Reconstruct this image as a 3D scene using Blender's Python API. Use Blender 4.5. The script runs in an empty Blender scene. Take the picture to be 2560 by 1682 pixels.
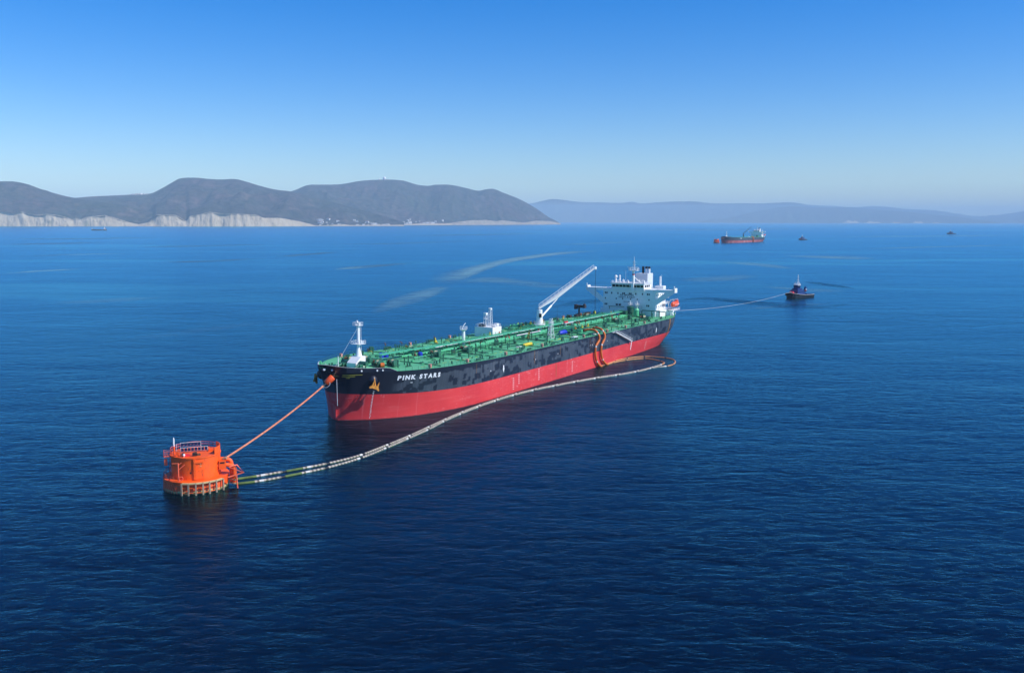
import bpy, math, random
from mathutils import Vector, Matrix, noise
random.seed(7)
R = math.radians
S = bpy.context.scene
COL = S.collection

# ------------------------------------------------------------------ camera
FPX, PITCH, CAMH = 2300.0, 0.1253, 63.0
cam_d = bpy.data.cameras.new('camera')
cam = bpy.data.objects.new('camera', cam_d)
COL.objects.link(cam)
cam.location = (0, 0, CAMH)
cam.rotation_euler = (Matrix.Rotation(math.pi / 2 - PITCH, 3, 'X') @ Matrix.Rotation(R(0.10), 3, 'Z')).to_euler()
cam_d.sensor_width = 36.0
cam_d.lens = 36.0 * FPX / 2560.0
cam_d.clip_start = 1.0
cam_d.clip_end = 90000.0
S.camera = cam

# ------------------------------------------------------------------ light
BEAR = R(58.92)                                     # direction from bow to stern, from +x
AFT = Vector((math.cos(BEAR), math.sin(BEAR), 0))
PORT = Vector((AFT.y, -AFT.x, 0))
SUN_EL, SUN_PHI = R(42), R(15)                        # sun: off the port beam, a little aft
sun_h = PORT * math.cos(SUN_PHI) + AFT * math.sin(SUN_PHI)
sun_dir = (sun_h * math.cos(SUN_EL) + Vector((0, 0, math.sin(SUN_EL)))).normalized()
sd = bpy.data.lights.new('sun', 'SUN')
sd.energy = 5.0
sd.angle = R(0.53)
sd.color = (1.0, 0.955, 0.89)
sun = bpy.data.objects.new('sun', sd)
COL.objects.link(sun)
sun.rotation_euler = sun_dir.to_track_quat('Z', 'Y').to_euler()
sun.location = sun_dir * 500

W = bpy.data.worlds.new('World')
S.world = W
W.use_nodes = True
nt = W.node_tree
nt.nodes.clear()
sky = nt.nodes.new('ShaderNodeTexSky')
sky.sky_type = 'NISHITA'
sky.sun_disc = False
sky.sun_elevation = SUN_EL
sky.sun_rotation = math.atan2(sun_h.x, sun_h.y)
sky.altitude = 60
sky.air_density = 1.0
sky.dust_density = 0.6
sky.ozone_density = 6.0
hsv = nt.nodes.new('ShaderNodeHueSaturation')
hsv.inputs['Saturation'].default_value = 1.42
hsv.inputs['Hue'].default_value = 0.513
hsv.inputs['Value'].default_value = 1.2
bg = nt.nodes.new('ShaderNodeBackground')
bg.inputs['Strength'].default_value = 0.135
wo = nt.nodes.new('ShaderNodeOutputWorld')
nt.links.new(sky.outputs[0], hsv.inputs['Color'])
nt.links.new(hsv.outputs[0], bg.inputs[0])
nt.links.new(bg.outputs[0], wo.inputs[0])
S.view_settings.view_transform = 'Standard'
S.view_settings.look = 'None'
S.view_settings.exposure = 0.0
S.view_settings.gamma = 1.0
S.view_settings.use_curve_mapping = False
S.render.engine = 'CYCLES'
S.cycles.use_denoising = True
S.cycles.max_bounces = 8
S.cycles.volume_bounces = 5
S.cycles.sample_clamp_indirect = 6.0

# ------------------------------------------------------------------ helpers
def v3(p):
    return Vector(p)

class MB:
    """collects simple shapes and links them as one mesh object"""
    def __init__(self):
        self.v, self.f, self.m, self.sm = [], [], [], []
    def add(self, verts, faces, mi=0, smooth=False):
        o = len(self.v)
        self.v += [tuple(p) for p in verts]
        for f in faces:
            self.f.append(tuple(i + o for i in f))
            self.m.append(mi)
            self.sm.append(smooth)
        return self
    def box(self, c, s, rz=0.0, mi=0, M=None):
        hx, hy, hz = s[0] / 2, s[1] / 2, s[2] / 2
        vs = [Vector((x * hx, y * hy, z * hz)) for z in (-1, 1) for (x, y) in ((-1, -1), (1, -1), (1, 1), (-1, 1))]
        if M is None:
            M = Matrix.Rotation(rz, 3, 'Z')
        vs = [M @ p + Vector(c) for p in vs]
        return self.add(vs, [(3, 2, 1, 0), (4, 5, 6, 7), (0, 1, 5, 4), (1, 2, 6, 5), (2, 3, 7, 6), (3, 0, 4, 7)], mi)
    def cyl(self, p0, p1, r0, r1=None, n=8, mi=0, caps=True, smooth=True):
        p0, p1 = Vector(p0), Vector(p1)
        r1 = r0 if r1 is None else r1
        d = (p1 - p0).normalized()
        u = d.orthogonal().normalized()
        w = d.cross(u)
        vs = []
        for p, r in ((p0, r0), (p1, r1)):
            for i in range(n):
                a = 2 * math.pi * i / n
                vs.append(p + (u * math.cos(a) + w * math.sin(a)) * r)
        fs = [(i, (i + 1) % n, n + (i + 1) % n, n + i) for i in range(n)]
        self.add(vs, fs, mi, smooth)
        if caps:
            self.add(vs, [tuple(reversed(range(n))), tuple(range(n, 2 * n))], mi)
        return self
    def tube(self, pts, r, n=8, mi=0, caps=True, smooth=True):
        pts = [Vector(p) for p in pts]
        rs = r if isinstance(r, (list, tuple)) else [r] * len(pts)
        vs = []
        u = None
        for i, p in enumerate(pts):
            d = (pts[min(i + 1, len(pts) - 1)] - pts[max(i - 1, 0)]).normalized()
            if u is None:
                u = d.orthogonal().normalized()
            u = (u - d * u.dot(d))
            u = u.normalized() if u.length > 1e-6 else d.orthogonal().normalized()
            w = d.cross(u)
            for k in range(n):
                a = 2 * math.pi * k / n
                vs.append(p + (u * math.cos(a) + w * math.sin(a)) * rs[i])
        fs = []
        for i in range(len(pts) - 1):
            for k in range(n):
                fs.append((i * n + k, i * n + (k + 1) % n, (i + 1) * n + (k + 1) % n, (i + 1) * n + k))
        self.add(vs, fs, mi, smooth)
        if caps:
            L = (len(pts) - 1) * n
            self.add(vs, [tuple(reversed(range(n))), tuple(range(L, L + n))], mi)
        return self
    def prism(self, poly, depth, M, mi=0):
        """poly: 2d outline in the local xy plane of M (4x4), extruded along local z by depth"""
        n = len(poly)
        vs = [M @ Vector((x, y, 0)) for x, y in poly] + [M @ Vector((x, y, depth)) for x, y in poly]
        fs = [tuple(reversed(range(n))), tuple(range(n, 2 * n))]
        fs += [(i, (i + 1) % n, n + (i + 1) % n, n + i) for i in range(n)]
        return self.add(vs, fs, mi)
    def ball(self, c, r, nu=10, nv=6, mi=0, sz=1.0):
        vs, fs = [], []
        for j in range(nv + 1):
            th = math.pi * j / nv
            for i in range(nu):
                a = 2 * math.pi * i / nu
                vs.append((c[0] + r * math.sin(th) * math.cos(a), c[1] + r * math.sin(th) * math.sin(a), c[2] + r * sz * math.cos(th)))
        for j in range(nv):
            for i in range(nu):
                fs.append((j * nu + i, (j + 1) * nu + i, (j + 1) * nu + (i + 1) % nu, j * nu + (i + 1) % nu))
        return self.add(vs, fs, mi, True)
    def rail(self, pts, h=1.0, step=2.0, r=0.035, bars=2, mi=0):
        """guard rail: posts every step metres along a polyline with bars"""
        pts = [Vector(p) for p in pts]
        for a, b in zip(pts[:-1], pts[1:]):
            L = (b - a).length
            k = max(1, int(round(L / step)))
            for i in range(k + 1):
                p = a.lerp(b, i / k)
                self.cyl(p, p + Vector((0, 0, h)), r, n=4, mi=mi, caps=False, smooth=False)
            for j in range(bars):
                z = Vector((0, 0, h * (1 - j / (bars + .3))))
                self.cyl(a + z, b + z, r, n=4, mi=mi, caps=False, smooth=False)
        return self
    def mesh(self, name, mats):
        me = bpy.data.meshes.new(name)
        me.from_pydata(self.v, [], self.f)
        for m in (mats if isinstance(mats, (list, tuple)) else [mats]):
            me.materials.append(m)
        me.polygons.foreach_set('material_index', self.m)
        me.polygons.foreach_set('use_smooth', self.sm)
        me.update()
        return me
    def build(self, name, mats, parent=None, loc=None, rot=None):
        return link(name, self.mesh(name, mats), parent, loc, rot)

def link(name, data, parent=None, loc=None, rot=None):
    o = bpy.data.objects.new(name, data)
    COL.objects.link(o)
    if parent is not None:
        o.parent = parent
    if loc is not None:
        o.location = loc
    if rot is not None:
        o.rotation_euler = rot
    return o

def tag(o, label=None, cat=None, group=None, kind=None):
    if label: o['label'] = label
    if cat: o['category'] = cat
    if group: o['group'] = group
    if kind: o['kind'] = kind
    return o

def thing(name, label, cat, loc=(0, 0, 0), rz=0.0, group=None):
    o = link(name, None, None, loc, (0, 0, rz))
    o.empty_display_size = 1.0
    return tag(o, label, cat, group)

def interp(x, tab):
    if x <= tab[0][0]: return tab[0][1]
    for (a, b), (c, d) in zip(tab[:-1], tab[1:]):
        if x <= c:
            return b + (d - b) * (x - a) / (c - a)
    return tab[-1][1]

def sinterp(x, tab):
    """smooth (Catmull-Rom) interpolation"""
    if x <= tab[0][0]: return tab[0][1]
    for i in range(len(tab) - 1):
        x0, y0 = tab[i]; x1, y1 = tab[i + 1]
        if x <= x1:
            xm, ym = tab[i - 1] if i > 0 else (2 * x0 - x1, 2 * y0 - y1)
            xp, yp = tab[i + 2] if i + 2 < len(tab) else (2 * x1 - x0, 2 * y1 - y0)
            m0 = (y1 - ym) / (x1 - xm) * (x1 - x0)
            m1 = (yp - y0) / (xp - x0) * (x1 - x0)
            t = (x - x0) / (x1 - x0)
            return (2*t**3-3*t*t+1)*y0 + (t**3-2*t*t+t)*m0 + (-2*t**3+3*t*t)*y1 + (t**3-t*t)*m1
    return tab[-1][1]

def spline(pts, n):
    """resample a polyline as Catmull-Rom with n points per span"""
    P = [Vector(p) for p in pts]
    out = []
    for i in range(len(P) - 1):
        a = P[i - 1] if i else P[0] * 2 - P[1]
        b, c = P[i], P[i + 1]
        d = P[i + 2] if i + 2 < len(P) else P[-1] * 2 - P[-2]
        for k in range(n):
            t = k / n
            out.append(0.5 * ((2*b) + (c-a)*t + (2*a-5*b+4*c-d)*t*t + (3*b-a-3*c+d)*t**3))
    out.append(P[-1])
    return out

# ------------------------------------------------------------------ materials
class NT:
    """tiny node builder"""
    def __init__(self, m):
        m.use_nodes = True
        self.t = m.node_tree
        self.b = self.t.nodes.get('Principled BSDF')
        self.out = self.t.nodes.get('Material Output')
    def n(self, typ, **kw):
        o = self.t.nodes.new(typ)
        for k, v in kw.items():
            setattr(o, k, v)
        return o
    def l(self, a, b):
        self.t.links.new(a, b)
    def math(self, op, a, b=None, clamp=False):
        o = self.n('ShaderNodeMath', operation=op, use_clamp=clamp)
        for i, x in enumerate((a, b)):
            if x is None: continue
            if isinstance(x, (int, float)): o.inputs[i].default_value = x
            else: self.l(x, o.inputs[i])
        return o.outputs[0]
    def noise(self, vec, scale, detail=2.0, rough=0.5, dist=0.0):
        o = self.n('ShaderNodeTexNoise')
        o.inputs['Scale'].default_value = scale
        o.inputs['Detail'].default_value = detail
        o.inputs['Roughness'].default_value = rough
        o.inputs['Distortion'].default_value = dist
        if vec is not None: self.l(vec, o.inputs['Vector'])
        return o
    def mapping(self, vec, scale=(1, 1, 1), rot=(0, 0, 0), loc=(0, 0, 0)):
        o = self.n('ShaderNodeMapping')
        o.inputs['Scale'].default_value = scale
        o.inputs['Rotation'].default_value = rot
        o.inputs['Location'].default_value = loc
        self.l(vec, o.inputs['Vector'])
        return o.outputs[0]
    def ramp(self, fac, stops):
        o = self.n('ShaderNodeValToRGB')
        e = o.color_ramp.elements
        while len(e) < len(stops): e.new(0.5)
        for el, (p, c) in zip(e, stops):
            el.position = p
            el.color = c if len(c) == 4 else (*c, 1)
        self.l(fac, o.inputs[0])
        return o.outputs[0]
    def mix(self, fac, a, b, blend='MIX'):
        o = self.n('ShaderNodeMix', data_type='RGBA', blend_type=blend)
        for i, x in ((0, fac), (6, a), (7, b)):
            if isinstance(x, (int, float)): o.inputs[i].default_value = x
            elif isinstance(x, (tuple, list)): o.inputs[i].default_value = (*x[:3], 1)
            else: self.l(x, o.inputs[i])
        return o.outputs[2]
    def smooth(self, x, a, b):
        o = self.n('ShaderNodeMapRange', interpolation_type='SMOOTHSTEP')
        self.l(x, o.inputs[0])
        o.inputs[1].default_value = a; o.inputs[2].default_value = b
        return o.outputs[0]

MATS = {}
def paint(name, col, rough=0.45, var=0.18, dirt=None, dirt_amt=0.0, scale=0.6, metal=0.0):
    """weathered ship's paint: tone variation and optional dirt / rust blotches"""
    if name in MATS: return MATS[name]
    m = bpy.data.materials.new(name)
    k = NT(m)
    tc = k.n('ShaderNodeTexCoord').outputs['Object']
    n1 = k.noise(tc, scale, 5, 0.6).outputs[0]
    c1 = tuple(min(1, x * (1 + var)) for x in col)
    c0 = tuple(x * (1 - var) for x in col)
    c = k.ramp(n1, [(0.3, c0), (0.7, c1)])
    if dirt_amt > 0:
        st = k.noise(k.mapping(tc, (1, 1, 0.35)), scale * 3.1, 6, 0.65).outputs[0]
        msk = k.smooth(st, 0.62 - 0.25 * dirt_amt, 0.80 - 0.25 * dirt_amt)
        c = k.mix(msk, c, dirt or (0.12, 0.05, 0.02))
    k.l(c, k.b.inputs['Base Color'])
    k.b.inputs['Roughness'].default_value = rough
    k.b.inputs['Metallic'].default_value = metal
    MATS[name] = m
    return m
# ------------------------------------------------------------------ sea
def sea_shader(k, calm, rough, tint=None, ior=1.333):
    """wave-sloped water: returns the shader socket; calm scales the slopes"""
    pos = k.n('ShaderNodeNewGeometry').outputs['Position']
    gust = k.noise(k.mapping(pos, (1 / 160, 1 / 90, 0), (0, 0, R(18))), 1.0, 3, 0.5).outputs[0]
    gust = k.math('ADD', k.math('MULTIPLY', k.smooth(gust, 0.3, 0.7), 0.35), 0.82)
    if calm is None:
        # smooth slicks: drawn-out bands where the wind leaves the ripples out
        wob = k.noise(k.mapping(pos, (1 / 900, 1 / 900, 0)), 1.0, 3, 0.55)
        wv = k.n('ShaderNodeVectorMath', operation='SCALE'); k.l(wob.outputs['Color'], wv.inputs[0]); wv.inputs['Scale'].default_value = 420
        p2 = k.n('ShaderNodeVectorMath', operation='ADD'); k.l(pos, p2.inputs[0]); k.l(wv.outputs[0], p2.inputs[1])
        sl1 = k.noise(k.mapping(p2.outputs[0], (1 / 900, 1 / 150, 0), (0, 0, R(-24))), 1.0, 3, 0.5).outputs[0]
        sl2 = k.noise(k.mapping(p2.outputs[0], (1 / 2600, 1 / 420, 0), (0, 0, R(-10)), (3.3, 1.7, 0)), 1.0, 4, 0.55).outputs[0]
        slick = k.math('MAXIMUM', k.smooth(sl1, 0.60, 0.72), k.smooth(sl2, 0.54, 0.66))
        sep = k.n('ShaderNodeSeparateXYZ'); k.l(pos, sep.inputs[0])
        slick = k.math('MULTIPLY', slick, k.smooth(sep.outputs[1], 330, 900))
        calmf = k.math('SUBTRACT', 1.0, k.math('MULTIPLY', slick, 0.45))
        roughv = k.math('SUBTRACT', rough, k.math('MULTIPLY', slick, 0.06))
        amp = k.math('MULTIPLY', calmf, gust)
    else:
        amp = k.math('MULTIPLY', gust, calm)
        roughv = rough
    # wave relief at several lengths
    h = None
    for (wl, st, rot, a, det, rg) in SEA_WAVES:
        nz = k.noise(k.mapping(pos, (1 / (wl * st), 1 / wl, 0), (0, 0, R(rot)), (wl, wl * .37, 0)), 1.0, det, rg, .25).outputs[0]
        rd = k.math('SUBTRACT', 1.0, k.math('ABSOLUTE', k.math('SUBTRACT', k.math('MULTIPLY', nz, 2.0), 1.0)))     # sharpened crests
        q = k.math('MULTIPLY', k.math('ADD', k.math('MULTIPLY', nz, .75), k.math('MULTIPLY', rd, .25)), a)
        h = q if h is None else k.math('ADD', h, q)
    nm = k.n('ShaderNodeBump'); nm.inputs['Strength'].default_value = 1.0; nm.inputs['Distance'].default_value = 1.0
    k.l(k.math('MULTIPLY', h, amp), nm.inputs['Height'])
    gl = k.n('ShaderNodeBsdfGlossy'); gl.inputs['Color'].default_value = tint or SEA_TINT; 
    if isinstance(roughv, float): gl.inputs['Roughness'].default_value = roughv
    else: k.l(roughv, gl.inputs['Roughness'])
    df = k.n('ShaderNodeBsdfDiffuse'); df.inputs['Color'].default_value = SEA_BODY
    fr = k.n('ShaderNodeFresnel'); fr.inputs['IOR'].default_value = ior
    mx = k.n('ShaderNodeMixShader')
    k.l(nm.outputs[0], gl.inputs['Normal']); k.l(nm.outputs[0], fr.inputs['Normal'])
    k.l(fr.outputs[0], mx.inputs[0]); k.l(df.outputs[0], mx.inputs[1]); k.l(gl.outputs[0], mx.inputs[2])
    return mx.outputs[0]
def make_sea():
    m = bpy.data.materials.new('sea_water')
    k = NT(m)
    k.t.nodes.remove(k.b)
    k.l(sea_shader(k, None, SEA_ROUGH), k.out.inputs['Surface'])
    mb = MB()
    n = 96
    ring = [(41000 * math.cos(2 * math.pi * i / n), 41000 * math.sin(2 * math.pi * i / n), 0) for i in range(n)]
    mb.add(ring, [tuple(range(n))])
    o = mb.build('sea', m)
    tag(o, 'deep blue rippled sea with pale calm streaks', None, None, 'structure')
SEA_BODY = (0.0001, 0.0016, 0.0052, 1)
SEA_WAVES = [(30, 2.0, 18, 0.75, 1, .5), (6.0, 2.3, 24, 0.54, 2, .5), (2.0, 2.0, -8, 0.35, 4, .64)]
SEA_TINT = (0.25, 0.76, 0.95, 1)
SEA_ROUGH = 0.23
make_sea()

def make_haze():
    m = bpy.data.materials.new('haze_air')
    k = NT(m)
    k.t.nodes.remove(k.b)
    pv = k.n('ShaderNodeVolumePrincipled')
    pv.inputs['Color'].default_value = (0.60, 0.83, 1.0, 1)
    pv.inputs['Density'].default_value = HAZE
    pv.inputs['Anisotropy'].default_value = -0.2
    k.l(pv.outputs[0], k.out.inputs['Volume'])
    mb = MB().box((0, 0, 324), (84000, 84000, 652))
    o = mb.build('haze', m)
    tag(o, 'thin pale blue haze over the bay', None, None, 'stuff')
HAZE = 4.6e-5
make_haze()
# ------------------------------------------------------------------ hull lines (s = metres aft of the bow tip, t = to port, z = above water)
LOA = 264.0
def deck_half(s):
    if s < 50: return 24 * (1 - (1 - max(s, 0) / 50) ** 2.6)
    if s > 230: return 24 - 11 * ((s - 230) / 34) ** 1.6
    return 24.0
WLT = [(5.8, 0.2), (8, 3.6), (12.2, 8.7), (17.3, 12.8), (22.8, 16.3), (32, 20), (45, 23), (60, 24), (150, 24), (178, 22.9), (206, 21.7), (228, 19.3), (245, 12.5), (258, 4), (LOA, 1.2)]
def wl_half(s):
    return 0.0 if s <= 5.8 else min(24.0, sinterp(s, WLT))
DZT = [(0, 15.9), (17, 15.6), (42, 15.1), (66, 14.4), (102, 14.2), (150, 13.9), (232, 13.5), (LOA, 13.4)]
def deck_z(s): return sinterp(s, DZT)
RZT = [(0, 8.9), (7, 8.7), (12.5, 8.35), (23, 7.8), (35, 7.4), (49, 7.1), (112, 6.85), (180, 6.8), (LOA, 6.1)]
def red_z(s): return sinterp(s, RZT)
STEM = [(-2, 6.1), (5, 6.1), (10, 6.0), (13, 5.3), (16, 3.7), (19, 1.7)]
def stem(z): return sinterp(z, STEM)
def half(s, z):
    u = max(0.0, min(1.0, z / deck_z(s)))
    w, d = wl_half(s), deck_half(s)
    if s < 120:
        g = u ** 1.5
    else:
        g = 1 - (1 - u) ** 2.2
    t = w + (d - w) * g
    st = stem(z)
    if s < st + 1.2:                        # rounded stem
        t *= math.sqrt(max(0.0, 1 - (1 - max(0.0, s - st) / 1.2) ** 2))
    if z > deck_z(s):                       # bulwark goes on flaring
        t = t + (z - deck_z(s)) * 0.16 * max(0, 1 - s / 24) * min(1, max(0, s - stem(z)))
    return t
def P(s, t, z): return (-s, t, z)
SGRID = [0, .15, .4, .8, 1.4, 2.1, 3, 4, 5, 6, 7, 8, 9.2, 10.5, 12, 13.7, 15.4, 17, 19, 21, 23.5, 26, 29, 32, 36, 40, 45, 50, 55, 62, 70] + list(range(80, 225, 10)) + [228, 232, 236, 240, 244, 248, 252, 256, 259, 262, LOA]

def hull_mesh(mats, name='hull'):
    mb = MB()
    NB, NR = 9, 6                           # rows below / above the paint line
    for sg in (1, -1):
        vs, fs, ms = [], [], []
        rows = NB + NR + 1
        for s in SGRID:
            zr, zd = red_z(s), deck_z(s)
            zs = [-1.5 + (zr + 1.5) * i / NB for i in range(NB + 1)] + [zr + (zd - zr) * (i + 1) / NR for i in range(NR)]
            for z in zs:
                s_ = max(s, stem(z)) if s < 4 else max(s, stem(z) + (s - 4) * .5)
                vs.append(P(s_, sg * half(s_, z), z))
        for i in range(len(SGRID) - 1):
            for j in range(rows - 1):
                q = (i * rows + j, (i + 1) * rows + j, (i + 1) * rows + j + 1, i * rows + j + 1)
                fs.append(q if sg < 0 else q[::-1])
                ms.append(0 if j < NB else 1)
        o = len(mb.v)
        mb.v += vs
        mb.f += [tuple(k + o for k in f) for f in fs]
        mb.m += ms
        mb.sm += [True] * len(fs)
    # transom and stem closing strips
    rows = NB + NR + 1
    n = len(SGRID) * rows
    for j in range(rows - 1):
        a = (len(SGRID) - 1) * rows + j
        mb.f += [(a, n + a, n + a + 1, a + 1), (n + j, j, j + 1, n + j + 1)]
        mb.m += [0 if j < NB else 1] * 2
        mb.sm += [False] * 2
    return mb.mesh(name, mats)

def red_mat():
    m = bpy.data.materials.new('red_antifouling')
    k = NT(m)
    tc = k.n('ShaderNodeTexCoord').outputs['Object']
    base = k.ramp(k.noise(tc, 0.05, 4, 0.6).outputs[0], [(0.3, (0.58, 0.022, 0.028)), (0.7, (0.72, 0.042, 0.042))])
    fine = k.noise(k.mapping(tc, (0.12, 0.12, 1.2)), 1.0, 5, 0.6).outputs[0]
    base = k.mix(k.math('MULTIPLY', k.smooth(fine, 0.5, 0.75), 0.30), base, (0.76, 0.14, 0.13))
    # pale scuffs from tugs and fenders: short dashes and slanting scratches in places
    zone = k.smooth(k.noise(k.mapping(tc, (0.03, 0.0, 0.08)), 1.0, 2).outputs[0], 0.42, 0.58)
    dash = k.noise(k.mapping(tc, (0.35, 0.0, 3.6)), 1.0, 3, 0.7).outputs[0]
    scr = k.noise(k.mapping(tc, (2.6, 0.0, 0.5), (0, R(24), 0)), 1.0, 3, 0.7).outputs[0]
    msk = k.math('MAXIMUM', k.smooth(dash, 0.625, 0.68), k.smooth(scr, 0.635, 0.70))
    msk = k.math('MULTIPLY', k.math('MULTIPLY', msk, zone), 0.85)
    c = k.mix(msk, base, (0.78, 0.55, 0.55))
    # weld seams: faint vertical streaks
    seam = k.noise(k.mapping(tc, (0.9, 0.0, 0.03)), 1.0, 2).outputs[0]
    c = k.mix(k.math('MULTIPLY', k.smooth(seam, 0.60, 0.72), 0.22), c, (0.80, 0.25, 0.25))
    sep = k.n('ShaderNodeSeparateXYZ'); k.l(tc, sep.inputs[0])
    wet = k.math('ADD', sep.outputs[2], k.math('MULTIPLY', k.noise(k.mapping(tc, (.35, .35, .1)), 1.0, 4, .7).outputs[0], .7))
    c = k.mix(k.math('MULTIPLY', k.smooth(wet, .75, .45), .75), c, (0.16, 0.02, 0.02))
    k.l(c, k.b.inputs['Base Color'])
    k.b.inputs['Roughness'].default_value = 0.5
    return m

def black_mat(patches=True):
    m = bpy.data.materials.new('black_topside')
    k = NT(m)
    tc = k.n('ShaderNodeTexCoord').outputs['Object']
    sep = k.n('ShaderNodeSeparateXYZ'); k.l(tc, sep.inputs[0])
    streak = k.noise(k.mapping(tc, (1.3, 0.0, 0.10)), 1.0, 5, 0.65).outputs[0]
    blot = k.noise(tc, 0.12, 4, 0.6).outputs[0]
    fac = k.math('ADD', k.math('MULTIPLY', streak, 0.55), k.math('MULTIPLY', blot, 0.45))
    c = k.ramp(fac, [(0.36, (0.034, 0.041, 0.057)), (0.50, (0.050, 0.059, 0.078)), (0.64, (0.080, 0.090, 0.110))])
    if patches:
        tot = None
        # fresh roller-painted rectangles: cells of two sizes, edges slightly uneven
        for (cw, ch, off, th) in ((4.2, 2.6, 0.0, 0.70), (2.3, 1.9, 7.7, 0.74), (1.5, 2.7, 3.1, 0.78)):
            wob = k.noise(tc, 0.7, 2).outputs['Color']
            wv = k.n('ShaderNodeVectorMath', operation='SCALE'); k.l(wob, wv.inputs[0]); wv.inputs['Scale'].default_value = 1.5
            p = k.n('ShaderNodeVectorMath', operation='ADD'); k.l(tc, p.inputs[0]); k.l(wv.outputs[0], p.inputs[1])
            mp = k.mapping(p.outputs[0], (1 / cw, 0, 1 / ch), (0, 0, 0), (off, 0, off * .7))
            vo = k.n('ShaderNodeTexVoronoi', feature='F1', distance='CHEBYCHEV'); vo.inputs['Scale'].default_value = 1.0
            vo.inputs['Randomness'].default_value = 0.85
            k.l(mp, vo.inputs['Vector'])
            sc = k.n('ShaderNodeSeparateColor'); k.l(vo.outputs['Color'], sc.inputs[0])
            ins = k.math('LESS_THAN', vo.outputs['Distance'], 0.44)
            dens = k.smooth(k.noise(k.mapping(tc, (1 / 26, 0, 1 / 9)), 1.0, 2).outputs[0], 0.30, 0.75)
            pick = k.math('GREATER_THAN', k.math('ADD', sc.outputs[0], k.math('MULTIPLY', dens, 0.42)), th + 0.16)
            q = k.math('MULTIPLY', ins, pick)
            tot = q if tot is None else k.math('MAXIMUM', tot, q)
        bow = k.smooth(sep.outputs[0], -19.5, -16.0)             # fresh black round the bow
        edge = k.noise(tc, 0.5, 3).outputs[0]
        tot = k.math('MAXIMUM', tot, bow)
        # touched-up strip under the deck edge
        strip = k.math('MULTIPLY', k.smooth(k.math('ADD', sep.outputs[2], k.math('MULTIPLY', edge, 1.6)), 14.0, 14.25), 1.0)
        tot = k.math('MAXIMUM', tot, strip)
        c = k.mix(k.math('MULTIPLY', tot, 0.93), c, (0.010, 0.011, 0.023))
    rust = k.noise(k.mapping(tc, (0.8, 0.0, 0.05), (0, 0, 0), (4, 0, 2)), 1.0, 3, 0.6).outputs[0]
    c = k.mix(k.math('MULTIPLY', k.smooth(rust, 0.68, 0.74), 0.4), c, (0.22, 0.13, 0.06))
    k.l(c, k.b.inputs['Base Color'])
    k.b.inputs['Roughness'].default_value = 0.38
    return m

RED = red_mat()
BLACK = black_mat()
def deck_mat():
    m = bpy.data.materials.new('green_deck_paint')
    k = NT(m)
    tc = k.n('ShaderNodeTexCoord').outputs['Object']
    a = k.noise(k.mapping(tc, (0.05, 0.16, 0)), 1.0, 5, 0.62).outputs[0]
    b = k.noise(tc, 0.9, 5, 0.7).outputs[0]
    c = k.ramp(a, [(0.32, (0.055, 0.30, 0.135)), (0.5, (0.095, 0.41, 0.185)), (0.7, (0.14, 0.48, 0.235))])
    c = k.mix(k.math('MULTIPLY', k.smooth(b, 0.56, 0.72), 0.45), c, (0.13, 0.36, 0.17))
    d = k.noise(k.mapping(tc, (0.25, 0.25, 0)), 1.0, 6, 0.7).outputs[0]
    c = k.mix(k.math('MULTIPLY', k.smooth(d, 0.60, 0.72), 0.55), c, (0.16, 0.17, 0.07))
    k.l(c, k.b.inputs['Base Color'])
    k.b.inputs['Roughness'].default_value = 0.6
    return m
DECK = deck_mat()
GREEN = paint('green_steel', (0.075, 0.42, 0.20), 0.5, 0.25, (0.10, 0.08, 0.03), 0.25)
DGREEN = paint('dark_green_steel', (0.018, 0.12, 0.075), 0.5, 0.3, (0.08, 0.04, 0.02), 0.35)
WHITE = paint('white_steel', (0.80, 0.80, 0.79), 0.4, 0.05, (0.45, 0.40, 0.33), 0.10)
GREYW = paint('pale_grey_steel', (0.62, 0.64, 0.65), 0.45, 0.06)
RUST = paint('rusty_steel', (0.16, 0.07, 0.035), 0.8, 0.4)
BLK = paint('matt_black', (0.012, 0.012, 0.015), 0.6, 0.2)
GLASS = paint('dark_window_glass', (0.006, 0.014, 0.022), 0.08, 0.1)
ORANGE = paint('orange_steel', (0.90, 0.105, 0.002), 0.55, 0.10, (0.50, 0.05, 0.015), 0.35, 0.9)
HOSEO = paint('orange_rubber', (0.62, 0.135, 0.012), 0.55, 0.22, (0.30, 0.07, 0.02), 0.25, 0.5)
YELLOW = paint('yellow_paint', (0.62, 0.48, 0.03), 0.5, 0.2)
OCHRE = paint('ochre_rust', (0.50, 0.20, 0.02), 0.7, 0.35, (0.2, 0.07, 0.02), 0.3, 1.5)
BLUE = paint('blue_tarpaulin', (0.010, 0.035, 0.45), 0.5, 0.25)
REDP = paint('signal_red', (0.62, 0.03, 0.04), 0.45, 0.15)
PINK = paint('faded_red_box', (0.62, 0.25, 0.20), 0.5, 0.15)
CREAM = paint('cream_paint', (0.66, 0.58, 0.34), 0.5, 0.1)

BOW = Vector((-59.05, 281.4, 0))
SHIP_RZ = BEAR + math.pi
ship = thing('oil_tanker', 'large oil tanker with green deck, black and red hull and PINK STARS on its bow', 'oil tanker', BOW, SHIP_RZ)

def part(mb, name, mats, parent=ship, label=None):
    o = mb.build(name, mats, parent)
    if label: o['label'] = label
    return o

hull = link('hull', hull_mesh([RED, BLACK]), ship)

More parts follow.
